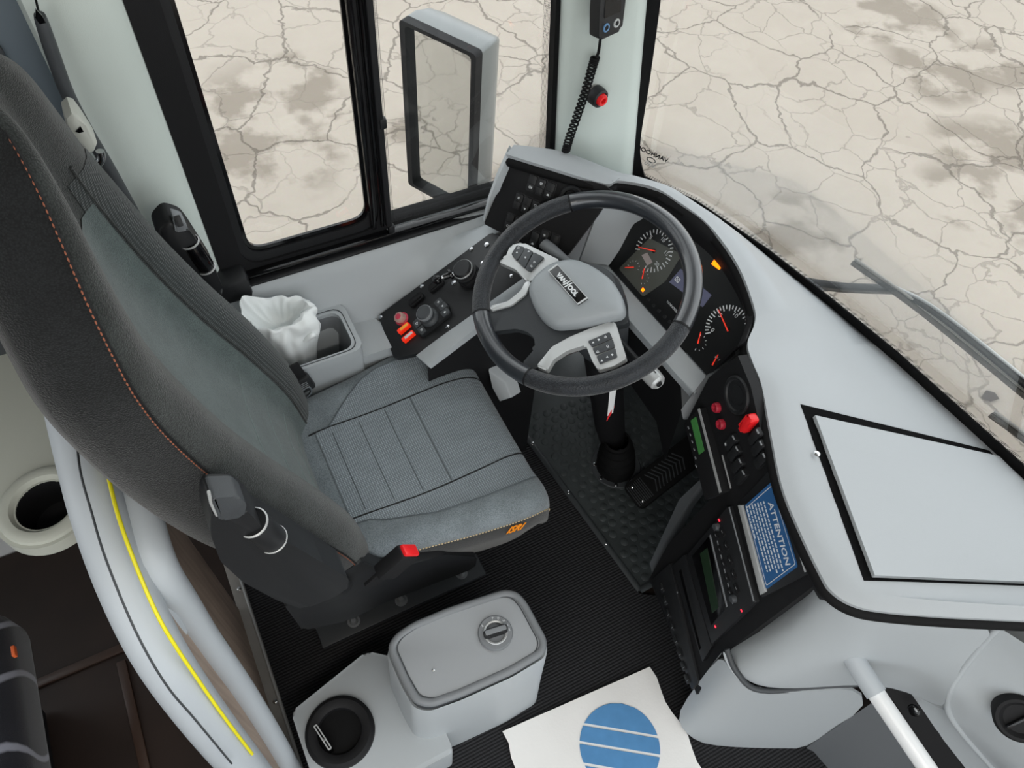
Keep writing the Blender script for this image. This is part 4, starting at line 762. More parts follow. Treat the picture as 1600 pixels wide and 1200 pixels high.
# tachograph
tg = thing('tachograph', 'black tachograph with small green display left of the red knobs', 'tachograph', tuple(RAD @ Vector((-.05, .4, 0))))
tpoly = [(-0.1454, 0.406), (-0.138, 0.4721), (0.0221, 0.4243), (0.0044, 0.3598)]
link('body', prism(rpoly(tpoly, .002), .016, .002, z0=-.004), BLKM, tg, RAD)
link('display', prism([(-0.1358, 0.4322), (-0.1312, 0.4529), (-0.0675, 0.4288), (-0.0713, 0.408)], .0012, z0=.012), GRNL, tg, RAD)
link('bright_edge', prism([(-0.1383, 0.4694), (-0.1355, 0.4758), (0.0193, 0.4215), (0.018, 0.4142)], .0012, z0=.012), SILV, tg, RAD)
link('drawer_line', prism([(-0.0404, 0.4521), (-0.0397, 0.4557), (0.0207, 0.4342), (0.0201, 0.4306)], .0012, z0=-.003), SILV, tg, RAD)
for p in [(-0.1308, 0.4141), (-0.1168, 0.4097), (-0.1029, 0.4052), (-0.0882, 0.3999), (-0.0737, 0.3916), (-0.0605, 0.3814)]:
    link('key', box(.006, .003, .001, .0003), GPR, tg, RAD @ T(p[0], p[1], .0125))
# attention sticker
sk = thing('attention_sticker', 'blue ATTENTION notice with white lettering on the control stack', 'sticker', tuple(RAD @ Vector(tuple((0.1409, 0.4839))+(0,))))
spoly = [(0.0663, 0.4516), (0.0716, 0.5527), (0.2108, 0.5096), (0.208, 0.4002)]
link('notice', prism(rpoly(spoly, .004), .001, z0=.0), BLUE, sk, RAD)
def lerp2(a, b, t): return (a[0]*(1-t)+b[0]*t, a[1]*(1-t)+b[1]*t)
bl, tl, tr_, br = [Vector(p) for p in spoly]
cen = (bl+tl+tr_+br)/4; xa = ((tr_-tl)+(br-bl)).normalized(); ya = ((tl-bl)+(tr_-br)); hgt = ya.length/2; wid = ((tr_-tl)+(br-bl)).length/2
ang = math.atan2(xa.y, xa.x)
SM = RAD @ T(cen.x, cen.y, .0011) @ Matrix.Rotation(ang, 4, 'Z')
inn = [cen+(p-cen)*.93 for p in (bl, tl, tr_, br)]; inn2 = [cen+(p-cen)*.915 for p in (bl, tl, tr_, br)]
link('border', ring(rpoly(inn, .004), rpoly(inn2, .004), .0003, .001), WPR, sk, RAD)
link('heading', text('ATTENTION', hgt*.185, .0001, bold=.0003), WPR, sk, SM @ T(0, hgt*.26, 0))
rq = random.Random(3)
for i in range(7):
    x = -wid*.40; bars = []; end = wid*(.40 if i < 6 else -.05)
    while x < end:
        w_ = rq.uniform(.003, .009); bars.append((box(w_, hgt*.032, .0002), T(x+w_/2, 0, .0001))); x += w_+.002
    link('text_line', multi(bars), WPR, sk, SM @ T(0, hgt*(.10-.085*i), 0))
# radio
rd = thing('radio', 'black car radio with dim green display below the notice', 'radio', tuple(RAD @ Vector(tuple((0.1272, 0.2674))+(0,))))
rpl = [(0.0532, 0.1997), (0.0458, 0.4122), (0.215, 0.3587), (0.227, 0.1553)]
link('body', prism(rpoly(rpl, .003), .010, .002, z0=-.004), BLK, rd, RAD)
link('display_frame', prism(rpoly([(0.0636, 0.2231), (0.0608, 0.3093), (0.1898, 0.2585), (0.1974, 0.185)], .002), .0014, .0005, z0=.006), GLOSS, rd, RAD)
link('display', prism([(0.0728, 0.2564), (0.075, 0.289), (0.1799, 0.2389), (0.1804, 0.2081)], .0008, z0=.0074), GRND, rd, RAD)
for i, p in enumerate([(0.0706, 0.3358), (0.0966, 0.3275), (0.1225, 0.3194), (0.1472, 0.3092), (0.1718, 0.2992), (0.0745, 0.3611), (0.1002, 0.3529), (0.1256, 0.3447), (0.15, 0.3346), (0.1742, 0.3246)]):
    link('key', prism(rrect(-.0085, -.005, .0085, .005, .001), .003, .001), BLKM, rd, RAD @ T(p[0], p[1], .006))
    link('key_mark', box(.005, .0012, .0003), GPR, rd, RAD @ T(p[0], p[1]+.001, .0093))
for q_ in ([(0.0599, 0.3133), (0.0599, 0.3178), (0.1884, 0.2685), (0.1891, 0.2635)], [(0.0574, 0.337), (0.0574, 0.34), (0.1917, 0.2908), (0.1918, 0.2879)], [(0.0485, 0.4123), (0.0491, 0.4159), (0.2125, 0.3586), (0.2123, 0.3549)]):
    link('trim_line', prism(q_, .0008, z0=.006), GPR, rd, RAD)
for p in [(0.0595, 0.3527), (0.1858, 0.3022)]: link('knob', lathe([(0, .009), (.006, .009), (.007, .007), (.008, 0)], 20), DKG, rd, RAD @ T(p[0], p[1], .006))
for p in [(0.0522, 0.3658), (0.2116, 0.307), (0.2041, 0.1967)]: link('red_lamp', box(.005, .003, .001), LEDR, rd, RAD @ T(p[0], p[1], .0066))
cdp = thing('disc_player', 'black slot player under the radio beside the ribbed carpet', 'player', tuple(RAD @ Vector(tuple((0.1447, 0.1373))+(0,))))
link('body', prism(rpoly([(0.0435, 0.1234), (0.0469, 0.1922), (0.2295, 0.1466), (0.243, 0.088)], .003), .008, .002, z0=-.004), BLK, cdp, RAD)
link('slot', prism([(0.0648, 0.1455), (0.0649, 0.1562), (0.219, 0.1056), (0.2204, 0.0975)], .001, z0=.004), GLOSS, cdp, RAD)
link('lamp', box(.004, .003, .001), GPR, cdp, RAD @ T(*(0.0957, 0.1028), .0045))

# ---------------------------------------------------------------- steering wheel
WH = Matrix(((0.00000, 0.92866, -0.37092, 0.63700), (-1.00000, 0.00000, 0.00000, 0.78800), (0.00000, 0.37092, 0.92866, 0.84000), (0, 0, 0, 1)))
sw = thing('steering_wheel', 'black leather steering wheel with silver spokes and maker badge', 'steering wheel', tuple(WH @ Vector((0, 0, 0))))
def arc(a0, a1, R=.2075, z=0.0, n=40): return [(R*cos(radians(a0+(a1-a0)*i/n)), R*sin(radians(a0+(a1-a0)*i/n)), z) for i in range(n+1)]
aUL = 157.3005; aL = -110.6848 % 360; aB = -60.1941 % 360; aR = 29.973
aUL %= 360
link('rim_top', tube(arc(aR, aUL), .0178, 16, flat=1.05, up=(0, 0, 1)), LEA, sw, WH)
link('rim_left', tube(arc(aUL, aL), .0176, 16, flat=1.05, up=(0, 0, 1)), LEAP, sw, WH)
link('rim_bottom', tube(arc(aL, aB), .0178, 16, flat=1.05, up=(0, 0, 1)), LEA, sw, WH)
link('rim_right', tube(arc(aB, aR+360), .0176, 16, flat=1.05, up=(0, 0, 1)), LEAP, sw, WH)
for a in (aUL, aL, aB, aR): link('rim_seam', tube(arc(a-.5, a+.5, n=2), .0184, 16, flat=1.05, up=(0, 0, 1)), BLKM, sw, WH)
def wz(L_): return [(720+x*.3, 280+y*.3) for x, y in L_]
spoke = [(-0.0754, -0.1746), (-0.058, -0.139), (-0.0589, -0.1006), (-0.0733, -0.0764), (-0.0804, -0.0242), (-0.0575, 0.0162), (-0.0195, 0.0381), (0.03, 0.052), (0.0791, 0.0479), (0.116, 0.0328), (0.1174, 0.0245), (0.1081, 0.005), (0.0971, -0.0305), (0.0845, -0.0823), (0.0825, -0.1195), (0.0993, -0.1647), (0.0735, -0.1792), (0.0597, -0.141), (0.0387, -0.1317), (0.0199, -0.1366), (-0.0001, -0.152), (-0.0176, -0.1845), (-0.0262, -0.1999)]
link('spoke_body', prism(rpoly(spoke, .006), .016, .004, z0=-.012), SPOK, sw, WH)
lbody = [(-0.1544, -0.0937), (-0.1746, -0.072), (-0.1638, -0.0465), (-0.1228, -0.0277), (-0.0797, -0.0067), (-0.0746, -0.0275), (-0.0705, -0.0654), (-0.0767, -0.0844), (-0.117, -0.0897), (-0.1558, -0.1104)]
link('button_arm_left', prism(rpoly(lbody, .005), .014, .004, z0=-.006), SILV, sw, WH)
link('silver_trim_left', prism(rpoly([(-0.0735, -0.172), (-0.0607, -0.1376), (-0.0661, -0.1044), (-0.0798, -0.0849), (-0.0714, -0.0774), (-0.0527, -0.0996), (-0.0482, -0.1352), (-0.0621, -0.1747)], .004), .010, .003, z0=-.001), SILV, sw, WH)
rbody = [(0.0973, -0.1573), (0.0794, -0.1135), (0.0813, -0.0763), (0.0897, -0.0304), (0.0997, 0.0058), (0.1089, 0.0095), (0.1435, -0.0006), (0.1814, -0.0113), (0.1808, -0.0388), (0.1715, -0.066), (0.1499, -0.0657), (0.1136, -0.059), (0.1037, -0.0933), (0.1044, -0.1232), (0.1177, -0.1453)]
link('button_arm_right', prism(rpoly(rbody, .004), .014, .004, z0=-.004), SILV, sw, WH)
for poly in ([(-0.1506, -0.0801), (-0.1624, -0.061), (-0.1481, -0.0503), (-0.1393, -0.0597), (-0.1306, -0.078)], [(-0.1274, -0.0774), (-0.1457, -0.0494), (-0.1275, -0.041), (-0.1185, -0.055), (-0.1047, -0.0737)], [(-0.1015, -0.0732), (-0.1256, -0.0407), (-0.1015, -0.0296), (-0.0974, -0.0462), (-0.0898, -0.0674)],
             [(0.1111, -0.0522), (0.1183, -0.0095), (0.1328, -0.012), (0.1261, -0.0517)], [(0.1293, -0.0528), (0.1351, -0.0121), (0.1508, -0.0174), (0.1435, -0.0545)], [(0.1471, -0.0549), (0.1532, -0.018), (0.17, -0.024), (0.1642, -0.0576)]):
    link('button', prism(rpoly(poly, .002), .004, .0012, z0=.009), DKG, sw, WH)
for i, (x, y) in enumerate([(-0.1468, -0.0693), (-0.1254, -0.0603), (-0.1038, -0.0508), (-0.1545, -0.0606), (-0.1001, -0.0605), (-0.1333, -0.0483), (0.1196, -0.0458), (0.1205, -0.0338), (0.1231, -0.0207), (0.1409, -0.048), (0.1412, -0.0274), (0.1609, -0.0515), (0.16, -0.0394), (0.1615, -0.0292)]):
    link('button_symbol', symbol((4, 2, 1, 5, 0, 4)[i % 6]), WPR, sw, WH @ T(x, y, .0131) @ S(.8, .8, 1))
pad = [(-0.053, -0.0928), (-0.0702, -0.0723), (-0.0777, -0.0257), (-0.0575, 0.0162), (-0.0187, 0.0377), (0.0307, 0.0516), (0.0786, 0.0473), (0.11, 0.0315), (0.099, 0.0021), (0.0793, -0.0454), (0.0524, -0.0898), (0.0256, -0.1007), (-0.0118, -0.1019)]
pc = (sum(p[0] for p in pad)/len(pad), sum(p[1] for p in pad)/len(pad))
pr = rpoly(pad, .02, 5)
secs = []
for s, z in ((1.0, 0), (1.0, .012), (.985, .020), (.95, .026), (.85, .032), (.6, .037), (.3, .039)):
    secs.append([(pc[0]+(x-pc[0])*s, pc[1]+(y-pc[1])*s, z) for x, y in pr])
link('hub_pad', loft(secs, 60), HUBM, sw, WH)
bd = [(-0.0503, -0.0419), (-0.0522, -0.02), (0.0497, -0.0095), (0.0504, -0.0321)]
bc = (sum(p[0] for p in bd)/4, sum(p[1] for p in bd)/4)
link('badge', prism(rpoly(bd, .002), .003, .001, z0=.0385), GLOSS, sw, WH)
link('badge_trim', ring(bd, [(bc[0]+(x-bc[0])*.93, bc[1]+(y-bc[1])*.90) for x, y in bd], .0006, .0415), SILV, sw, WH)
ba = math.atan2(bd[3][1]-bd[0][1], bd[3][0]-bd[0][0])
BM_ = WH @ T(bc[0], bc[1], .0418) @ Matrix.Rotation(ba, 4, 'Z')
link('badge_lettering', multi([(text('VAN', .0125, .0003, bold=.0006), T(-.0185, -.001, 0)), (text('OOL', .0125, .0003, bold=.0006), T(.0185, -.001, 0)), (box(.0022, .017, .0006), T(-.0028, .0005, 0) @ RZ(-10)), (box(.0022, .017, .0006), T(.0028, .0005, 0) @ RZ(-10)), (box(.006, .0022, .0006), T(0, .0, 0))]), WPR, sw, BM_)
# steering column, stalks
co = thing('steering_column', 'dark steering column with stalks rising from a flanged floor boot', 'steering column', (.86, .78, 0))
hubc = WH @ Vector((0, 0, -.01)); ax = (WH.to_3x3() @ Vector((0, 0, 1))).normalized(); bot = Vector((.868, .782, .02))
link('shroud', tube([hubc, hubc-ax*.03, hubc-ax*.08, hubc-ax*.15, hubc-ax*.22], [.062, .072, .074, .066, .055], 24), DKG, co)
link('shaft', tube([hubc-ax*.2, bot+Vector((-.05, 0, .2)), bot+Vector((-.02, 0, .1))], [.045, .04, .036], 20), BLKM, co)
link('boot', lathe([(.030, .17), (.036, .165), (.034, .15), (.044, .135), (.038, .115), (.050, .10), (.042, .08), (.054, .06), (.046, .04), (.056, .02), (.056, 0)], 28), RUB, co, T(*(0.8582, 0.7465, 0.014)) @ RY(-10))
fl_ = link('boot_flange', lathe([(.050, .004), (.070, .004), (.072, .002), (.072, 0), (.05, 0)], 40), DKG, co, T(*(0.8582, 0.7465, 0.014)))
for a in (195, 240, 285, 150): link('flange_screw', scr, CHR, fl_, T(*(0.8562, 0.7448, 0.0185)) @ T(.061*cos(radians(a)), .061*sin(radians(a)), 0))
lk = [Vector(p) for p in [(0.6446, 0.9585, 0.8), (0.6512, 0.9397, 0.8), (0.6649, 0.8984, 0.8), (0.6777, 0.8633, 0.795)]]
link('left_stalk', tube(lk, [.013, .0135, .009, .008], 12, flat=.7), MIDG, co)
rs = [Vector(p) for p in [(0.6755, 0.7201, 0.76), (0.6803, 0.6448, 0.765), (0.6826, 0.6132, 0.77)]]
link('right_stalk', tube(rs, .009, 12), BLK, co)
k0 = Vector((0.6836, 0.6193, 0.77)); k1 = Vector((0.6867, 0.5717, 0.775)); dk = (k1-k0)
kM2 = T(*k0) @ dk.to_track_quat('Z', 'Y').to_matrix().to_4x4(); kl = dk.length
link('stalk_knob', lathe([(.0, 0), (.013, 0), (.017, .004), (.0175, kl*.7), (.016, kl), (.012, kl+.004), (.011, kl+.003), (0, kl+.003)], 24), SILV, co, kM2)
link('stalk_button', lathe([(0, .004), (.005, .004), (.006, .002), (.006, 0)], 16), BLK, co, kM2 @ T(0, 0, kl+.003))
link('stalk_print', multi([(box(.002, .006, .0005), T(.0, i*.005-.008, 0)) for i in range(4)]), BLK, co, kM2 @ T(.0, .0, kl*.55) @ RX(-90) @ T(0, 0, .0176))
kt = thing('key_tag', 'white and red paper tag hanging below the steering wheel', 'tag', (0.7143, 0.6997, 0.5))
link('paper', polyslab([(0.7103, 0.7127, 0.55), (0.7213, 0.7059, 0.55), (0.7116, 0.6833, 0.49), (0.6988, 0.6831, 0.485)], .002, (.8, 0, -.3)), WHT, kt)
link('red_tip', polyslab([(0.7123, 0.6859, 0.494), (0.6959, 0.6771, 0.482), (0.6931, 0.6755, 0.478), (0.7019, 0.6835, 0.488), (0.7168, 0.6913, 0.505)], .0025, (.8, 0, -.3)), RED, kt)

# ---------------------------------------------------------------- studded rubber mat, pedal
rm = thing('rubber_mat', 'black studded rubber floor plate below the pedals', 'mat', (.85, .7, 0))
RUBM = mat('worn_rubber', (60, 65, 66), .5, .4, mottle=.5, mscale=12, grain=.3, gscale=300)
mpoly = [(0.6552, 1.081), (0.7262, 0.4047), (0.8222, 0.409), (1.0, .40), (1.15, .5), (1.15, 1.15), (.66, 1.15)]
link('sheet', prism(mpoly, .012), RUBM, rm)
a = Vector((0.6546, 1.0799, 0.014)); b = Vector((0.7255, 0.4043, 0.014)); c = Vector((0.8255, 0.4086, 0.014))
link('edge_strip', tube([a, b], .009, 8, flat=.5, up=(0, 0, 1)), mat('scuffed_edge', (58, 62, 64), .45), rm)
link('edge_strip', tube([b, c], .009, 8, flat=.5, up=(0, 0, 1)), bpy.data.materials['scuffed_edge'], rm)
for t in (.25, .52, .78): link('edge_screw', scr, DKG, rm, T(*(a.lerp(b, t)+Vector((0, 0, .004)))))
stud = lathe([(0, .0022), (.0095, .0022), (.0112, .0012), (.0116, 0)], 12)
cnt = 0
def inside(p, poly):
    r = False; j = len(poly)-1
    for i in range(len(poly)):
        if ((poly[i][1] > p[1]) != (poly[j][1] > p[1])) and (p[0] < (poly[j][0]-poly[i][0])*(p[1]-poly[i][1])/(poly[j][1]-poly[i][1])+poly[i][0]): r = not r
        j = i
    return r
SM_ = bpy.data.materials['worn_rubber']
y = .40
row = 0
while y < 1.0 and cnt < 298:
    x = .62+(.015 if row % 2 else 0)
    while x < 1.06:
        px_ = x+random.uniform(-.004, .004); py_ = y+random.uniform(-.004, .004)
        if inside((px_-.02, py_), mpoly) and inside((px_, py_), mpoly) and cnt < 298:
            link('stud', stud, SM_, rm, T(px_, py_, .012)); cnt += 1
        x += .031
    y += .028; row += 1
pd = thing('accelerator_pedal', 'black ribbed accelerator pedal with two bright screws on the rubber plate', 'pedal', (0.8386, 0.6363, 0.02))
p0 = Vector((0.8347, 0.6323, 0.035)); p1 = Vector((1.037, 0.6514, 0.15))
pz = (p1-p0); plen = pz.length
px3 = pz.normalized(); py3 = Vector((0, 0, 1)).cross(px3).normalized(); pz3 = px3.cross(py3)
PM = Matrix(((px3.x, py3.x, pz3.x, p0.x), (px3.y, py3.y, pz3.y, p0.y), (px3.z, py3.z, pz3.z, p0.z), (0, 0, 0, 1)))
link('tread', prism(rrect(0, -.042, plen+.06, .042, .02), .014, .003, z0=-.014), RUB, pd, PM)
link('heel_block', box(.09, .075, .03, .01), BLKM, pd, PM @ T(.05, 0, -.028))
for i in range(9): link('rib', box(.0025, .064, .003, .0008), DKG, pd, PM @ T(.008+i*.0058, 0, .0008))
for i in range(9):
    link('chevron', multi([(box(.003, .034, .003), T(0, .014, 0) @ RZ(28)), (box(.003, .034, .003), T(0, -.014, 0) @ RZ(-28))]) if i == 0 else CHV, DKG, pd, PM @ T(.078+i*.012, 0, .0008))
    if i == 0: CHV = bpy.data.objects['chevron'].data
for s in (-1, 1): link('pedal_screw', scr, SILV, pd, PM @ T(.022, s*.024, .002))
bk = thing('brake_pedal', 'black brake pedal in the shade beyond the column boot', 'pedal', (1.0, .86, .02))
link('tread', box(.012, .10, .12, .004), RUB, bk, T(1.02, .86, .16) @ RY(-40))
link('arm', tube([(1.03, .86, .15), (1.08, .86, .30), (1.06, .86, .45)], .012, 10), BLKM, bk)

# ---------------------------------------------------------------- driver seat
seat = thing('driver_seat', 'dark grey cloth driver seat with orange stitching and folded armrests', 'seat', (.2, .78, 0))
CY = .78
stations_old = [(.085, .46, .222, .30, .10), (.066, .55, .232, .8, .115), (.045, .66, .238, 1.0, .12), (.0, .80, .240, 1.1, .12), (-.046, .93, .240, 1.1, .12), (-.082, 1.06, .240, 1.0, .11), (-.104, 1.17, .238, .9, .10), (-.112, 1.27, .230, .75, .095), (-.112, 1.35, .205, .6, .09), (-.108, 1.42, .178, .5, .085), (-.106, 1.48, .152, .4, .08), (-.110, 1.535, .12, .3, .07), (-.125, 1.565, .08, .1, .04)]
stations = [(.085, .46, .222, .30, .10), (.066, .55, .232, .8, .115), (.045, .66, .238, 1.0, .12), (.0, .80, .240, 1.1, .12), (-.046, .93, .240, 1.1, .12), (-.082, 1.06, .240, 1.0, .11), (-.104, 1.17, .237, .9, .10), (-.112, 1.25, .224, .75, .095), (-.113, 1.31, .202, .65, .09), (-.112, 1.37, .170, .55, .085), (-.110, 1.42, .135, .45, .08), (-.110, 1.46, .102, .35, .075), (-.114, 1.49, .070, .25, .06), (-.122, 1.51, .045, .1, .04)]
shift = [0, 0, 0, 0, 0, 0, 0, -.008, -.016, -.025, -.030, -.033, -.034, -.034]
def st_interp(n=6):
    out = []
    pts = [Vector((s[0], s[1], s[2])) for s in stations]; ex = [Vector((s[3], s[4], 0)) for s in stations]
    a = smooth_path(pts, n); b = smooth_path(ex, n)
    global SH
    SH = [p.x for p in smooth_path([Vector((s, 0, 0)) for s in shift], n)]
    return [(p.x, p.y, p.z, q.x, q.y) for p, q in zip(a, b)]
STN = st_interp(5)
front = [(-1.0, 0), (-.985, .010), (-.95, .022), (-.88, .033), (-.80, .038), (-.71, .036), (-.62, .026), (-.55, .008), (-.50, -.006), (-.46, -.014), (-.30, -.020), (-.15, -.022), (0, -.022)]
front = front+[(-v, x) for v, x in front[-2::-1]]
def seat_pt(s, v, d):
    x, z, w, b, t = s
    return None
nrm = []
for i, s in enumerate(STN):
    a = STN[max(0, i-1)]; b_ = STN[min(len(STN)-1, i+1)]
    tx, tz = b_[0]-a[0], b_[1]-a[1]; L_ = math.hypot(tx, tz); nrm.append((tz/L_, -tx/L_))
def bp_(i, v, d, k=None):
    x, z, w, b, t = STN[i]; nx, nz = nrm[i]
    dd = d*(b if d > 0 else (.35+.65*min(1, b)))
    return (x+nx*dd, CY+SH[i]+v*w, z+nz*dd)
N = len(STN)
def strip(i0, i1, prof): return [[bp_(i, v, d) for v, d in prof] for i in range(i0, i1)]
link('backrest_front', grid(strip(0, N, front), 80), SDK, seat)
def backp(i):
    x, z, w, b, t = STN[i]
    return [(-1.0, 0, 0), (-1.01, -.25*t, 0), (-1.0, -.55*t, 0), (-.95, -.82*t, 0), (-.84, -.97*t, 0), (-.6, -t, 0), (0, -1.02*t, 0), (.6, -t, 0), (.84, -.97*t, 0), (.95, -.82*t, 0), (1.0, -.55*t, 0), (1.01, -.25*t, 0), (1.0, 0, 0)]
rows = []
for i in range(N):
    x, z, w, b, t = STN[i]; nx, nz = nrm[i]
    rows.append([(x+nx*d, CY+SH[i]+v*w, z+nz*d) for v, d, _ in backp(i)])
link('backrest_shell', grid(rows, 80), SBLK, seat)
# centre panel cloth, slightly proud of the base cloth
cpn = [(v, d+.0022) for v, d in front if -.60 <= v <= .60]
link('centre_panel', grid(strip(2, 34, cpn), 80), STEAL, seat)
fb = [(v, d+.002) for v, d in front if .50 <= v <= .90]
link('side_panel', grid(strip(4, 38, fb), 80), SKD, seat)
for k in (6, 9, 12, 15): link('panel_seam', tube([bp_(k, v, d+.0022) for v, d in front if -.46 <= v <= .46], .0012, 5), SEAMT, seat)
for vs in (-.62, .56): link('panel_piping', tube([bp_(i, vs, .024 if vs < 0 else .014) for i in range(3, 40)], .0018, 6), SDK, seat)
link('stitching', dashes([bp_(i, -1.004, .002) for i in range(3, N-4)], .0011), STITCH, seat)
link('stitch_groove', tube([bp_(i, -1.002, .005) for i in range(3, N-4)], .0012, 5), BLKM, seat)
for i in range(6, 54, 1):
    pass
link('stitching', dashes([bp_(i, 1.004, .002) for i in range(3, N-4)], .0011), STITCH, seat)
# cushion
xs = [.035, .06, .12, .20, .28, .36, .41, .445, .465, .474, .476]
zt = [.535, .540, .540, .538, .540, .546, .546, .538, .522, .50, .475]
CCY = .775
hw = [.19, .195, .203, .215, .230, .243, .247, .244, .238, .232, .228]
cprof = [(-1.0, -.034), (-.995, -.018), (-.975, -.004), (-.93, .007), (-.86, .012), (-.78, .008), (-.70, .0), (-.62, -.004), (-.3, -.007), (0, -.008)]
cprof = cprof+[(-v, d) for v, d in cprof[-2::-1]]
cpts = smooth_path([Vector((x, z, h)) for x, z, h in zip(xs, zt, hw)], 4)
def cpt(i, v, d): p = cpts[i]; return (p.x, CCY+v*p.z, p.y+d)
link('cushion_top', grid([[cpt(i, v, d) for v, d in cprof] for i in range(len(cpts))], 80), SPLAIN, seat)
side = []
for i in range(len(cpts)):
    p = cpts[i]; zz = [p.y-.050, p.y-.075, max(.395, p.y-.11), .392]
    side.append(p)
per = [(cpts[i].x, CCY-cpts[i].z, cpts[i].y) for i in range(len(cpts))]
per2 = per+[(x, 2*CCY-y_, z) for x, y_, z in per[::-1]]
link('cushion_side', grid([[(x, y_, z-.034) for x, y_, z in per2], [(x+.001, y_+(-.003 if y_ < CY else .003), z-.075) for x, y_, z in per2], [(x-.004, y_+(.004 if y_ < CY else -.004), max(.38, z-.105)) for x, y_, z in per2], [(x-.02, y_+(.02 if y_ < CY else -.02), .37) for x, y_, z in per2]], 80), SBLK, seat)
def dpr(v):
    for (v0, d0), (v1, d1) in zip(cprof, cprof[1:]):
        if v0 <= v <= v1: return d0+(d1-d0)*(v-v0)/max(1e-6, v1-v0)
    return 0
def lut(x, T_):
    if x <= T_[0][0]: return T_[0][1]
    for (x0, y0), (x1, y1) in zip(T_, T_[1:]):
        if x <= x1: return y0+(y1-y0)*(x-x0)/(x1-x0)
    return T_[-1][1]
FAR = [(.118, .53), (.15, .66), (.178, .75), (.221, .85), (.26, .88), (.31, .85), (.43, .76)]; NEAR = [(.118, -.62), (.145, -.68), (.24, -.77), (.41, -.75)]
kr = []; ef = []; en = []
for i in range(6, 33):
    x_ = cpts[i].x; v0, v1 = lut(x_, NEAR), lut(x_, FAR); r_ = []
    for q in range(25):
        v = v0+(v1-v0)*q/24; r_.append(cpt(i, v, dpr(v)+.0016))
    kr.append(r_); ef.append(r_[-1]); en.append(r_[0])
link('knit_panel', grid(kr, 80), SKNIT, seat)
link('panel_edge', tube(ef, .0012, 6), SEAM, seat); link('panel_edge', tube(en, .0012, 6), SEAM, seat)
for T_ in ([(.118, .53), (.24, .48), (.392, .43), (.46, .41)], [(.088, -.56), (.22, -.54), (.425, -.47)]):
    link('long_seam', tube([cpt(i, lut(cpts[i].x, T_), dpr(lut(cpts[i].x, T_))+.0012) for i in range(5, 34)], .0017, 6), BLKM, seat)
for k in (8, 11, 14, 17): link('cross_seam', tube([cpt(k, v, dpr(v)+.0012) for v in [-.5+q*.95/12 for q in range(13)]], .0016, 6), SEAM, seat)
link('cushion_stitching', dashes([(x, y_-.0012, z-.032) for x, y_, z in per], .0014), STITW, seat)
# maker lettering on the cushion side
lp = Vector((0.3829, 0.525, 0.501)); lq = Vector((0.4071, 0.525, 0.4936)); ld = (lq-lp); lang = math.atan2(ld.z, ld.x)
LMt = T(lp.x, .5235, lp.z) @ Matrix.Rotation(-lang, 4, 'Y') @ RX(90)
link('maker_lettering', text('ISRI', .022, .0006, bold=.0004, shear=.2), ORANGE, seat, LMt @ T(0, -.006, 0) @ S(1.12, 1.75, 1))
# armrest folded up along the near side, and its twin on the window side
SIDEN = Matrix(((1, 0, 0, 0), (0, 0, -1, .525), (0, 1, 0, 0), (0, 0, 0, 1)))
apoly = [(-0.0938, 1.0963), (-0.0865, 1.1071), (-0.058, 1.0862), (-0.052, 1.0599), (-0.0485, 1.0193), (-0.0235, 0.9426), (0.0068, 0.8378), (0.0339, 0.7454), (0.0356, 0.6945), (-0.0049, 0.6909), (-0.047, 0.6933), (-0.0748, 0.7752), (-0.102, 0.886), (-0.112, 0.9749), (-0.1044, 1.0555)]
am = prism(rpoly(apoly, .012, 3), .052, .008, 3)
ar = link('armrest', am, BLK, seat, SIDEN)
capp = [(-0.0821, 1.1437), (-0.0561, 1.1248), (-0.0517, 1.1007), (-0.0608, 1.0734), (-0.0873, 1.0851)]
link('armrest_cap', prism(rpoly(capp, .006), .030, .004, z0=.026), DKG, ar, SIDEN)
link('cap_edge', tube([(x, .4715, z) for x, z in [(-0.0816, 1.1551), (-0.0854, 1.129), (-0.0867, 1.0974)]], .002, 6), SILV, ar)
tw = Vector((-0.0574, 0.486, 1.0202)); tw2 = Vector((-0.0438, 0.486, 0.9529)); dw = tw2-tw
tM = T(*tw) @ dw.to_track_quat('Z', 'Y').to_matrix().to_4x4()
link('thumb_wheel', lathe([(0, 0), (.019, 0), (.020, .002), (.020, dw.length-.002), (.019, dw.length), (0, dw.length)], 24), BLK, ar, tM)
link('wheel_ring', lathe([(.019, -.001), (.0208, 0), (.0208, .002), (.019, .003)], 24), SILV, ar, tM)
link('wheel_ring', lathe([(.019, dw.length-.002), (.0208, dw.length-.001), (.0208, dw.length+.001), (.019, dw.length+.002)], 24), SILV, ar, tM)
# far armrest: same moulding, mirrored about the seat centre
SIDEF = T(0, 2*CY, 0) @ S(1, -1, 1) @ SIDEN
bpoly = [(-0.0513, 1.0256), (-0.0273, 1.0448), (-0.0053, 1.0256), (0, 1.0034), (0.014, 0.916), (0.0163, 0.8559), (-0.0117, 0.8148), (-0.043, 0.8296), (-0.0593, 0.9226)]
SF = Matrix(((1, 0, 0, 0), (0, 0, -1, 1.085), (0, 1, 0, 0), (0, 0, 0, 1)))
af = link('armrest', prism(rpoly(bpoly, .010, 3), .050, .008, 3), BLK, seat, SF)
link('armrest_cap', prism(rpoly([(-0.0193, 1.0537), (-0.005, 1.0402), (-0.0035, 1.0197), (-0.0244, 1.0219)], .004), .024, .003, z0=.030), MIDG, af, SF)
link('cap_button', prism(rrect(-.005, -.009, .005, .009, .002), .004, .001), BLK, af, T(*(-0.0131, 1.03, 1.045)) @ RX(60))
tw = Vector((-0.0095, 1.045, 0.9821)); tw2 = Vector((0.0009, 1.045, 0.915)); dw = tw2-tw; tM = T(*tw) @ dw.to_track_quat('Z', 'Y').to_matrix().to_4x4()
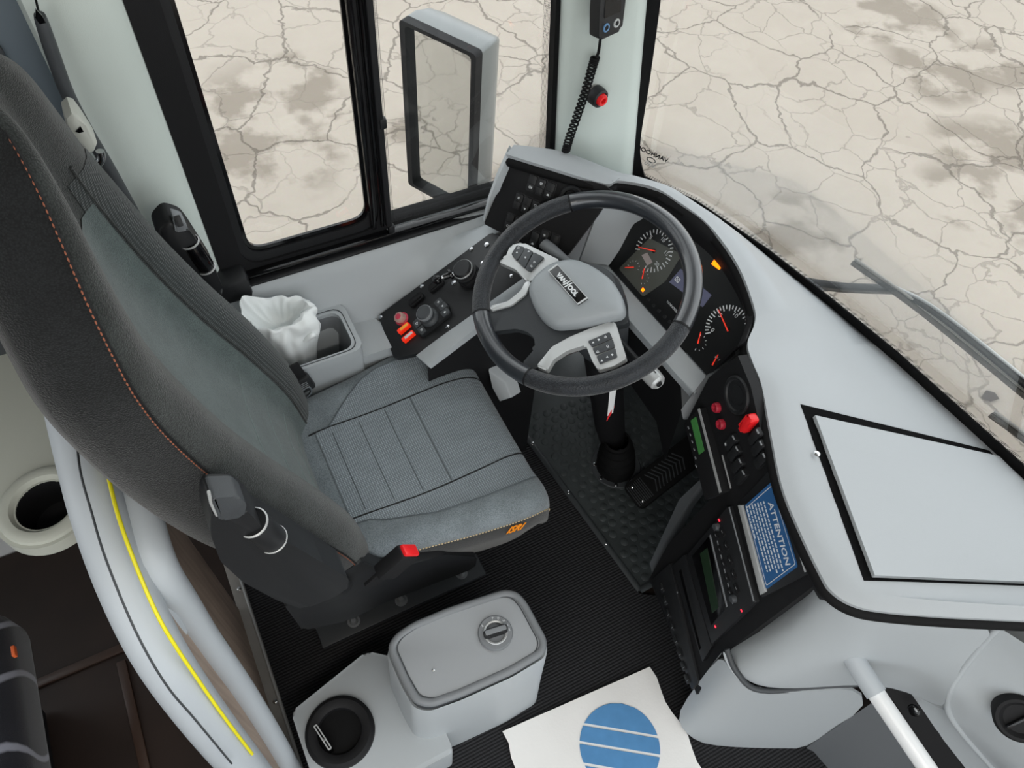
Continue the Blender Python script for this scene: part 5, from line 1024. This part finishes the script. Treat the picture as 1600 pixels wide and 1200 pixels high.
link('thumb_wheel', lathe([(0, 0), (.015, 0), (.016, .002), (.016, dw.length-.002), (.015, dw.length), (0, dw.length)], 20), GLOSS, af, tM)
for q in (0, dw.length): link('wheel_ring', lathe([(.0155, q-.002), (.0172, q-.001), (.0172, q+.001), (.0155, q+.002)], 20), SILV, af, tM)
# base: side bracket, suspension box, floor rail with bolts
brk = [(-0.0798, 0.5727), (-0.0717, 0.4069), (0.0136, 0.3462), (0.1061, 0.3561), (0.3042, 0.318), (0.3086, 0.38), (0.2315, 0.4751), (0.1111, 0.5183), (0.0693, 0.6153), (-0.0069, 0.5842)]
link('side_bracket', prism(rpoly(brk, .012), .03, .006), BLK, seat, Matrix(((1, 0, 0, 0), (0, 0, -1, .572), (0, 1, 0, 0), (0, 0, 0, 1))))
link('pivot_cover', lathe([(0, .006), (.030, .006), (.036, .002), (.038, 0)], 28), BLK, seat, T(*(0.0059, 0.53, 0.5652)) @ RX(90))
link('suspension_box', box(.42, .27, .30, .03, 3), BLKM, seat, T(.16, .815, .205))
link('floor_rail', box(.44, .06, .012, .003), DKG, seat, T(.16, .645, .018)); link('floor_rail', box(.44, .05, .012, .003), BLK, seat, T(.16, .92, .018))
link('base_plate', box(.42, .28, .02, .006), BLK, seat, T(.16, .815, .05))
bolt = lathe([(0, .014), (.006, .013), (.010, .008), (.011, .004), (.016, .003), (.016, 0)], 16)
for p in [(0.0298, 0.6441, 0.024), (0.1551, 0.6431, 0.024), (0.3217, 0.642, 0.024)]: link('bolt', bolt, MIDG, seat, T(*p))
# buckles
bu = thing('seat_belt_buckle', 'black seat belt buckle with red button beside the cushion', 'buckle', (0.1044, 0.5, 0.637))
q0 = Vector((0.0987, 0.505, 0.6158)); q1 = Vector((0.1502, 0.505, 0.6656)); dq = q1-q0
bM = T(*q0) @ dq.to_track_quat('Z', 'Y').to_matrix().to_4x4()
link('body', box(.030, .044, dq.length*1.0, .006), BLKM, bu, bM @ T(0, 0, dq.length*.48))
link('red_button', box(.022, .036, .010, .003), RED, bu, bM @ T(0, 0, dq.length*.99))
link('strap', box(.008, .03, .05, .002), BLKM, bu, bM @ T(0, 0, -.015))
bf = thing('seat_belt_anchor', 'black belt end with chrome hook between seat and storage bin', 'belt anchor', (0.0862, 0.962, 0.5983))
a0 = Vector((0.0801, 0.962, 0.6641)); a1 = Vector((0.0971, 0.962, 0.5893)); da = a1-a0; aM = T(*a0) @ da.to_track_quat('Z', 'Y').to_matrix().to_4x4()
link('strap', box(.006, .045, da.length, .002), BLKM, bf, aM @ T(0, 0, da.length*.5-.01))
link('tongue_cover', box(.018, .05, .05, .006), BLK, bf, aM @ T(0, 0, da.length*.8))
link('hook', tube(smooth_path([Vector(p) for p in [(0.0893, 0.955, 0.5892), (0.1071, 0.955, 0.5974), (0.1094, 0.955, 0.5767), (0.0932, 0.955, 0.5623), (0.0741, 0.955, 0.5644)]], 5), .003, 8), CHR, bf)
link('print', multi([(box(.0005, .03, .002), T(0, 0, i*.006)) for i in range(4)]), GPR, bf, aM @ T(-.0095, 0, da.length*.66))

# ---------------------------------------------------------------- gear selector console
gc = thing('gear_console', 'light grey gear selector console with rotary knob on the carpet', 'gear console', (.2, .38, 0))
GT = .45
lp_ = [(0.064, 0.4272), (0.0842, 0.4416), (0.1225, 0.4477), (0.196, 0.4445), (0.3132, 0.43), (0.3353, 0.4165), (0.3414, 0.389), (0.3427, 0.3074), (0.3295, 0.2907), (0.2576, 0.2859), (0.153, 0.2908), (0.0943, 0.2982), (0.0712, 0.3157), (0.0655, 0.3638)]
lr = rpoly(lp_, .012, 4)
lc = (sum(p[0] for p in lr)/len(lr), sum(p[1] for p in lr)/len(lr))
def sc2(P, s): return [(lc[0]+(x-lc[0])*s, lc[1]+(y-lc[1])*s) for x, y in P]
base_r = sc2(lr, 1.16)
link('housing', loft([[(x, y, .402) for x, y in sc2(lr, .99)], [(x, y, .408) for x, y in sc2(lr, 1.03)], [(x, y, .402) for x, y in sc2(lr, 1.05)], [(x, y, .2) for x, y in sc2(lr, 1.10)], [(x-.0, y, .006) for x, y in sc2(lr, 1.16)]], 60), GREY, gc)
link('shoulder', loft([[(x, y, .442) for x, y in sc2(lr, .985)], [(x, y, .432) for x, y in sc2(lr, .995)], [(x, y, .395) for x, y in sc2(lr, 1.0)]], 60), DKG, gc)
link('lid_rim', tube([(x, y, .444) for x, y in sc2(lr, .965)], .008, 10, closed=True), MIDG, gc)
link('lid', prism(sc2(lr, .93), .012, .003, z0=.435), mat('lid_grey', (146, 149, 152), .42, .45, grain=.12, gscale=800), gc)
link('lid_groove', tube([(x, y, .4475) for x, y in sc2(lr, .90)], .0012, 6, closed=True), DKG, gc)
kx, ky, _ = (0.2598, 0.3632, 0.45)
gk = link('selector_dial', lathe([(0, .004), (.022, .004), (.0225, .007), (.032, .007), (.034, .004), (.034, 0)], 40), MIDG, gc, T(kx, ky, .447))
link('dial_ring', lathe([(.0195, .0075), (.0225, .0085), (.0235, .0075)], 36), SILV, gk, T(kx, ky, .447))
link('dial_grip', prism(rrect(-.024, -.0075, .024, .0075, .006), .018, .004), BLK, gk, T(kx, ky, .450) @ RZ(-8))
link('grip_top', prism(rrect(-.021, -.0048, .021, .0048, .003), .001, .0005), MIDG, gk, T(kx, ky, .468) @ RZ(-8))
for s, a_ in (('R', 128), ('P', 75), ('D', 52), ('N', 28), ('3', 5), ('2', -15)):
    link('gear_mark', text(s, .0062, .0002), WPR, gk, T(kx+.0278*cos(radians(a_)), ky+.0278*sin(radians(a_)), .4545))
for p in [(0.0769, 0.42, 0.443), (0.1244, 0.3523, 0.448)]: link('screw', scr, DKG, gc, T(*p) @ S(.5, .5, .5))
# low box with the round well
BT = .18
bx0 = [(-0.158, 0.4738), (0.0347, 0.5421), (0.1249, 0.4986), (.12, .24), (-.02, .24), (-.135, .24)]
link('low_box', prism(rpoly([(-.160, .47), (.03, .52), (.12, .45), (.12, .245), (-.05, .245), (-.160, .245)], .012), .165, .006, z0=.006), GREY, gc)
wx, wy, _ = (-0.0798, 0.3861, 0.18)
ho = link('cup_holder', lathe([(.044, -.0), (.046, .010), (.054, .014), (.064, .014), (.072, .006), (.073, -.006)], 44), BLKM, gc, T(wx, wy, .176))
link('cup_well', lathe([(.046, .009), (.044, .0005), (0, .0005)], 36), RUB, ho, T(wx, wy, .172))
ph = thing('phone', 'dark slim phone standing on edge in the round cup holder', 'phone', (wx-.03, wy, .18))
p0 = Vector((-0.1209, 0.4162, 0.2)); p1 = Vector((-0.1072, 0.3563, 0.2)); dp = p1-p0
pM = T(*((p0+p1)/2)) @ Matrix.Rotation(math.atan2(dp.y, dp.x), 4, 'Z')
link('body', box(dp.length, .010, .05, .003), GLOSS, ph, pM @ T(0, 0, -.0215))
link('frame', ring(rrect(-dp.length/2+.001, -.0042, dp.length/2-.001, .0042, .003), rrect(-dp.length/2+.004, -.0016, dp.length/2-.004, .0016, .001), .0016, .0025), SILV, ph, pM)
link('side_key', box(.008, .004, .002, .0005), CHR, ph, pM @ T(.006, 0, .0045))

# ---------------------------------------------------------------- paper mat on the carpet
PAP = Matrix(((0.99737, 0.07246, 0.00000, 0.24986), (-0.07246, 0.99737, 0.00000, 0.25707), (0.00000, -0.00000, 1.00000, 0.01200), (0, 0, 0, 1)))
pp = thing('paper_mat', 'white protective paper sheet printed with a striped blue disc on the carpet', 'paper', (0.4019, 0.1727, 0.006))
PAPM = mat('rough_white_paper', (240, 239, 237), .9, .1, grain=.3, gscale=160, mottle=.05, mscale=8)
po = []
W_, H_ = .391, .46
nx, ny = 14, 16
rows = []
for j in range(ny+1):
    r = []
    for i in range(nx+1):
        u = W_*i/nx; v = -H_*j/ny
        if i == 0: u += .004*sin(j*1.9)
        if i == nx: u += .006*sin(j*1.3+.5)+.02*(j/ny)
        h = .0012+.0012*math.sin(u*21+v*9)**2+(.004 if i == nx and j in (3, 4) else 0)
        r.append((u, v, h))
    rows.append(r)
solid(link('sheet', grid(rows, 80), PAPM, pp, PAP), .0012)
lc0 = (0.2422, -0.1352); lt = (0.2881, -0.073); lR = (0.3336, -0.15); lL = (0.1516, -0.1175)
LR = .5*math.hypot(lR[0]-lL[0], lR[1]-lL[1])+.002
l1a = Vector((0.2113, -0.0747)); l1b = Vector((0.3343, -0.1487)); l2a = Vector((0.1704, -0.0972)); l3a = Vector((0.1446, -0.1334))
sdir = (l1b-l1a).normalized(); sn = Vector((-sdir.y, sdir.x))
lcv = Vector((0.242, -0.1322))
offs = sorted([(l1a-lcv).dot(sn), (l2a-lcv).dot(sn), (l3a-lcv).dot(sn)], reverse=True)
gap = .006
edges = [LR]+[e for o in offs for e in (o+gap/2, o-gap/2)]+[-LR]
BLUP = mat('blue_print', (92, 146, 196), .85, .1, mottle=.12, mscale=40)
for k in range(0, len(edges), 2):
    hi_, lo_ = edges[k], edges[k+1]
    if hi_-lo_ < .004: continue
    L1 = []; L2 = []
    for q in range(13):
        o = hi_+(lo_-hi_)*q/12; hwid = math.sqrt(max(0, LR*LR-o*o))
        L1.append(lcv+sn*o+sdir*hwid); L2.append(lcv+sn*o-sdir*hwid)
    pl = [(p.x, p.y) for p in L1+L2[::-1]]
    rows_ = [[(a_.x, a_.y, .0036+.0012*math.sin(a_.x*21+a_.y*9)**2) for a_ in [L1[q].lerp(L2[q], w_/12) for w_ in range(13)]] for q in range(13)]
    solid(link('printed_band', grid(rows_, 80), BLUP, pp, PAP), .0004, 1)

# ---------------------------------------------------------------- grab rail by the door
gp = thing('grab_rail', 'white tubular grab rail leaving the dashboard end panel', 'grab rail', (.78, -.01, .6))
link('tube', tube([(.781, .0, .602), (.780, -.1, .598), (.778, -.32, .59)], .0155, 20), WHT, gp)
link('sleeve', tube([(.785, .03, .604), (.781, -.012, .602), (.7805, -.052, .600)], .0185, 20), RAILM, gp)

# ---------------------------------------------------------------- bin bag
bag = thing('bin_bag', 'crumpled white plastic bag hanging in the storage bin', 'bag', (.10, 1.05, .6))
from mathutils import noise as mnoise
bcx, bcy = .104, 1.080
nb = 72; secs = []
def bagring(z, r, top, fold, ph, sx=1.25, sy=.80, dx=0, dy=0):
    out = []
    for i in range(nb):
        a_ = 2*pi*i/nb; c_ = Vector((cos(a_)*1.6, sin(a_)*1.6, z*22+ph))
        k = 1+fold*(abs(mnoise.noise(c_*1.3))*1.5-.35)+fold*.3*mnoise.noise(c_*3.1)
        peak = math.exp(-((a_-2.35)/.55)**2)
        out.append((bcx+dx+r*k*sx*cos(a_)-.016*top*peak, bcy+dy+r*k*sy*sin(a_)+.012*top*peak, z+top*(.045*peak+.020*mnoise.noise(c_*1.1+Vector((3, 0, 0))))))
    return out
for z, r, t_, f_ in ((.47, .040, 0, .15), (.56, .052, 0, .25), (.60, .060, .05, .3), (.618, .066, .15, .35), (.634, .068, .35, .42), (.650, .066, .55, .45), (.664, .063, .75, .45), (.676, .061, .9, .42), (.684, .058, 1, .40)):
    secs.append(bagring(z+.014*(z > .58), r*.9, t_, f_, 0))
for z, r, t_, f_ in ((.680, .050, 1, .40), (.664, .044, .8, .5), (.645, .036, .5, .5), (.63, .022, .3, .4)):
    secs.append(bagring(z+.014, r*.9, t_, f_, 5, dx=-.006, dy=.004))
BAGM = mat('white_thin_plastic', (228, 232, 232), .45, .4, grain=.3, gscale=60)
nodes(BAGM)[2].inputs['Subsurface Weight'].default_value = 0.0
subsurf(link('bag_skin', loft(secs, 70, caps='end'), BAGM, bag), 1)
link('knot', tube(smooth_path([Vector((.135, 1.04, .64)), Vector((.150, 1.035, .655)), Vector((.158, 1.045, .64)), Vector((.150, 1.05, .622))], 5), [.006]*16, 8), BAGM, bag)
# ---------------------------------------------------------------- outside mirror
mi = thing('outside_mirror', 'dark framed rear view mirror with grey shell outside the side window', 'mirror', (.66, 1.53, .45))
A_ = Vector((.604, 1.615, 0)); B_ = Vector((.700, 1.44, 0)); mu_ = (B_-A_); mw = mu_.length; mu_.normalize(); mn = Vector((mu_.y, -mu_.x, 0)); 
if mn.x > 0: mn = -mn
MM = Matrix(((mu_.x, 0, mn.x, A_.x), (mu_.y, 0, mn.y, A_.y), (0, 1, 0, .43), (0, 0, 0, 1)))
mh = .50
outer_m = rrect(-.012, 0, mw+.012, mh, .012, 5)
link('rim', ring(outer_m, rrect(.004, .010, mw-.002, mh-.010, .012, 5), .026, -.03), BLKM, mi, MM)
gm = bpy.data.materials.new('mirror_glass'); gm.use_nodes = True; nodes(gm)[2].inputs['Metallic'].default_value = 1; nodes(gm)[2].inputs['Roughness'].default_value = .02; nodes(gm)[2].inputs['Base Color'].default_value = (.82, .84, .83, 1)
link('mirror_glass', prism(rrect(.002, .006, mw, mh-.006, .012, 5), .004, z0=-.026), gm, mi, MM)
secs = []
for z, s, dx in ((-.03, 1.0, 0), (-.06, 1.0, .0), (-.10, .93, .0), (-.135, .78, .0), (-.15, .5, 0)):
    secs.append([(mw/2+(x-mw/2)*s, mh/2+(y-mh/2)*(1-(1-s)*.5), z) for x, y in outer_m])
link('shell', loft(secs, 60), mat('mirror_shell_grey', (112, 116, 116), .35), mi, MM)
link('bracket', tube([(.70, 1.45, .45), (.78, 1.40, .44), (.90, 1.30, .50), (.96, 1.22, .6)], .018, 12), BLK, mi)

# ---------------------------------------------------------------- wipers outside the windscreen
WZ_ = .735
def wiper(name, label, blade, arm, back):
    t = thing(name, label, 'wiper', blade[0], 'windscreen wipers')
    bl_ = smooth_path([Vector(p) for p in blade], 6)
    link('blade', tube(bl_, .005, 8, flat=1.3), RUB, t)
    link('blade_spine', tube([p+Vector((.004, .0, .009)) for p in bl_], .0032, 8), ALU, t)
    if arm:
        am_ = smooth_path([Vector(p) for p in arm], 6)
        link('arm', tube(am_, [.008+.004*i/len(am_) for i in range(len(am_))], 10, flat=.7), BLKM, t)
        link('arm_highlight', tube([p+Vector((0, 0, .008)) for p in am_], .0035, 8), SILV, t)  # silver strip along the arm, a highlight put into colour
    if back: link('link_arm', tube(smooth_path([Vector(p) for p in back], 6), .015, 10, flat=.5), BLK, t)
    return t
wiper('windscreen_wiper', 'long black wiper blade with arm outside the windscreen', [(1.2468, 0.6612, 0.78), (1.2995, 0.4949, 0.77), (1.3533, 0.2531, 0.755), (1.3848, 0.1143, 0.745)], [(1.293, 0.5719, 0.765), (1.306, 0.4936, 0.785), (1.3304, 0.3736, 0.785), (1.364, 0.2143, 0.775)], [(1.1685, 0.741, 0.68), (1.2267, 0.6752, 0.7), (1.2459, 0.6298, 0.73), (1.293, 0.5719, 0.765)])
wiper('windscreen_wiper', 'short visible tip of a second wiper at the right edge', [(1.259, 0.2504, 0.75), (1.2847, 0.168, 0.745), (1.3147, 0.0195, 0.735)], None, None)
lf = link('fallen_leaf', raw([(0, 0, 0), (.05, .02, .012), (.09, -.01, .004), (.07, -.05, .014), (.02, -.04, .006), (.045, -.012, .02), (.045, -.012, -.002)], [(0, 1, 5), (1, 2, 5), (2, 3, 5), (3, 4, 5), (4, 0, 5), (1, 0, 6), (2, 1, 6), (3, 2, 6), (4, 3, 6), (0, 4, 6)]), mat('dry_leaf', (70, 62, 58), .8), M=T(*(3.2842, 0.7419, -1.15)) @ T(0, 0, .004))
tag(lf, 'small dark dry leaf lying on the concrete outside', 'leaf')

# ---------------------------------------------------------------- things on the front pillar
hs = thing('handset', 'black handheld control with two round buttons hung on the front pillar', 'handset', (0.7782, 1.07, 1.2127))
HM = T(*(0.7741, 1.072, 1.2333)) @ RZ(14) @ RX(90) @ RX(-8)
link('body', prism(rpoly([(-.029, -.052), (.029, -.052), (.032, .0), (.028, .10), (-.028, .10), (-.032, 0)], .008), .024, .006, z0=.0), BLK, hs, HM)
link('screen', prism(rrect(-.020, -.016, .020, .03, .003), .001, z0=.024), GLOSS, hs, HM)
for x, c in ((-.013, mat('pale_blue_ring', (90, 130, 170), .4)), (.013, SILV)):
    link('button_ring', lathe([(.0045, .0015), (.006, .002), (.0075, .0015), (.008, 0)], 20), c, hs, HM @ T(x, -.034, .024))
    link('button', lathe([(0, .0012), (.0045, .0012), (.005, 0)], 18), BLKM, hs, HM @ T(x, -.034, .024))
link('lead', tube(smooth_path([Vector(p) for p in [(0.7839, 1.075, 1.1775), (0.7849, 1.075, 1.1574), (0.7856, 1.075, 1.1317), (0.7818, 1.075, 1.1222)]], 5), .0028, 8), RUB, hs)
hp = [Vector(p) for p in [(0.7876, 1.085, 1.1148), (0.7838, 1.085, 1.0889), (0.7775, 1.085, 1.0417), (0.7679, 1.085, 0.9928), (0.7577, 1.085, 0.9414), (0.7533, 1.085, 0.9087)]]
hc = smooth_path(hp, 70); coil = []
for i, p in enumerate(hc):
    a_ = i*2*pi*27/len(hc)
    coil.append(p+Vector((.0075*cos(a_), -.0075*sin(a_), 0)))
link('coiled_cord', tube(coil, .0021, 6), RUB, hs)
rb = thing('red_button', 'red emergency button in black collar on the front pillar', 'button', (0.814, 1.09, 1.0188))
BM = T(*(0.8107, 1.086, 1.0238)) @ RZ(10) @ RX(90)
link('collar', lathe([(.012, .010), (.015, .012), (.0185, .010), (.0195, .004), (.0195, -.01)], 32), BLK, rb, BM)
link('cap', lathe([(0, .006), (.005, .006), (.006, .018), (.0105, .018), (.012, .014), (.013, 0)], 28), RED, rb, BM)
link('core', lathe([(0, .008), (.0052, .0075)], 16), BLKM, rb, BM)
# belt guide and adjuster on the pillar behind the window
bg_ = thing('belt_guide', 'dark belt guide tube running down the pillar behind the seat', 'belt guide', (-0.075, 1.13, 1.1463))
gpts = smooth_path([Vector(p) for p in [(-0.0821, 1.135, 1.3461), (-0.0838, 1.135, 1.3303), (-0.0887, 1.135, 1.2815), (-0.0923, 1.135, 1.2264), (-0.0892, 1.135, 1.1609), (-0.0832, 1.135, 1.093), (-0.0777, 1.135, 1.0056), (-0.0712, 1.135, 0.9003)]], 5)
link('tube', tube(gpts, [.012+.004*min(1, i/8) for i in range(len(gpts))], 12, flat=.6), DKG, bg_)
link('strap', tube([Vector(p) for p in [(-0.07, 1.135, 1.398), (-0.0785, 1.135, 1.3662), (-0.0834, 1.135, 1.341)]], .005, 8, flat=.3), RUB, bg_)
link('slot', polyslab([(-0.0822, 1.118, 1.3632), (-0.0783, 1.118, 1.3537), (-0.0776, 1.118, 1.3439), (-0.0855, 1.118, 1.3438), (-0.0872, 1.118, 1.3529)], .004, (0, 1, 0)), GLOSS, bg_)
ad = thing('belt_adjuster', 'pale grey belt adjuster with chrome hook beside the seat top', 'belt adjuster', (-0.0935, 1.08, 1.1994))
link('cover', polyslab([Vector(p) for p in [(-0.102, 1.06, 1.2418), (-0.092, 1.06, 1.2484), (-0.0855, 1.06, 1.2435), (-0.0821, 1.06, 1.2257), (-0.0781, 1.06, 1.1916), (-0.0864, 1.06, 1.1805), (-0.0994, 1.06, 1.1787), (-0.1023, 1.06, 1.2033), (-0.1063, 1.06, 1.224)]], .04, (0, 1, 0), bev=.005), mat('pale_grey_plastic', (188, 190, 182), .5), ad)
link('cover_slot', polyslab([Vector(p) for p in [(-0.0978, 1.058, 1.2208), (-0.0887, 1.058, 1.2269), (-0.0878, 1.058, 1.218), (-0.0939, 1.058, 1.2176)]], .003, (0, 1, 0)), GLOSS, ad)
link('hook', tube(smooth_path([Vector(p) for p in [(-0.1005, 1.06, 1.1756), (-0.0996, 1.06, 1.1637), (-0.0924, 1.06, 1.1591), (-0.0822, 1.06, 1.1676), (-0.0793, 1.06, 1.1806)]], 5), .006, 10), CHR, ad)
link('strap_end', polyslab([Vector(p) for p in [(-0.101, 1.062, 1.1215), (-0.0904, 1.062, 1.1229), (-0.0909, 1.062, 1.1054), (-0.1024, 1.062, 1.094)]], .02, (0, 1, 0), bev=.003), bpy.data.materials['pale_grey_plastic'], ad)
link('strap', polyslab([Vector(p) for p in [(-0.1009, 1.066, 1.1524), (-0.0896, 1.066, 1.1488), (-0.0912, 1.066, 1.1023), (-0.102, 1.066, 1.1034)]], .006, (0, 1, 0)), DKG, ad)
# printed maker mark on the windscreen corner (read from outside)
mk = thing('glass_mark', 'small dark maker print in the lower corner of the windscreen', 'print', (1.005, 1.0988, 0.8))
gx = Vector((1.0165, 1.1111, 0.8)); 
Mg = T(*gx) @ RZ(-60) @ RX(90) @ S(-1, 1, 1)
link('lettering', text('VANHOOL', .016, .0005, bold=.0004), BLKM, mk, Mg)
link('approval_mark', ring([(x, y*.6) for x, y in circle(.012, 20)], [(x*.8, y*.4) for x, y in circle(.012, 20)], .0004), DKG, mk, Mg @ T(0, -.017, 0))
link('small_print', multi([(box(.028, .0012, .0004), T(0, -.026-.004*i, 0)) for i in range(3)]), GPR, mk, Mg)
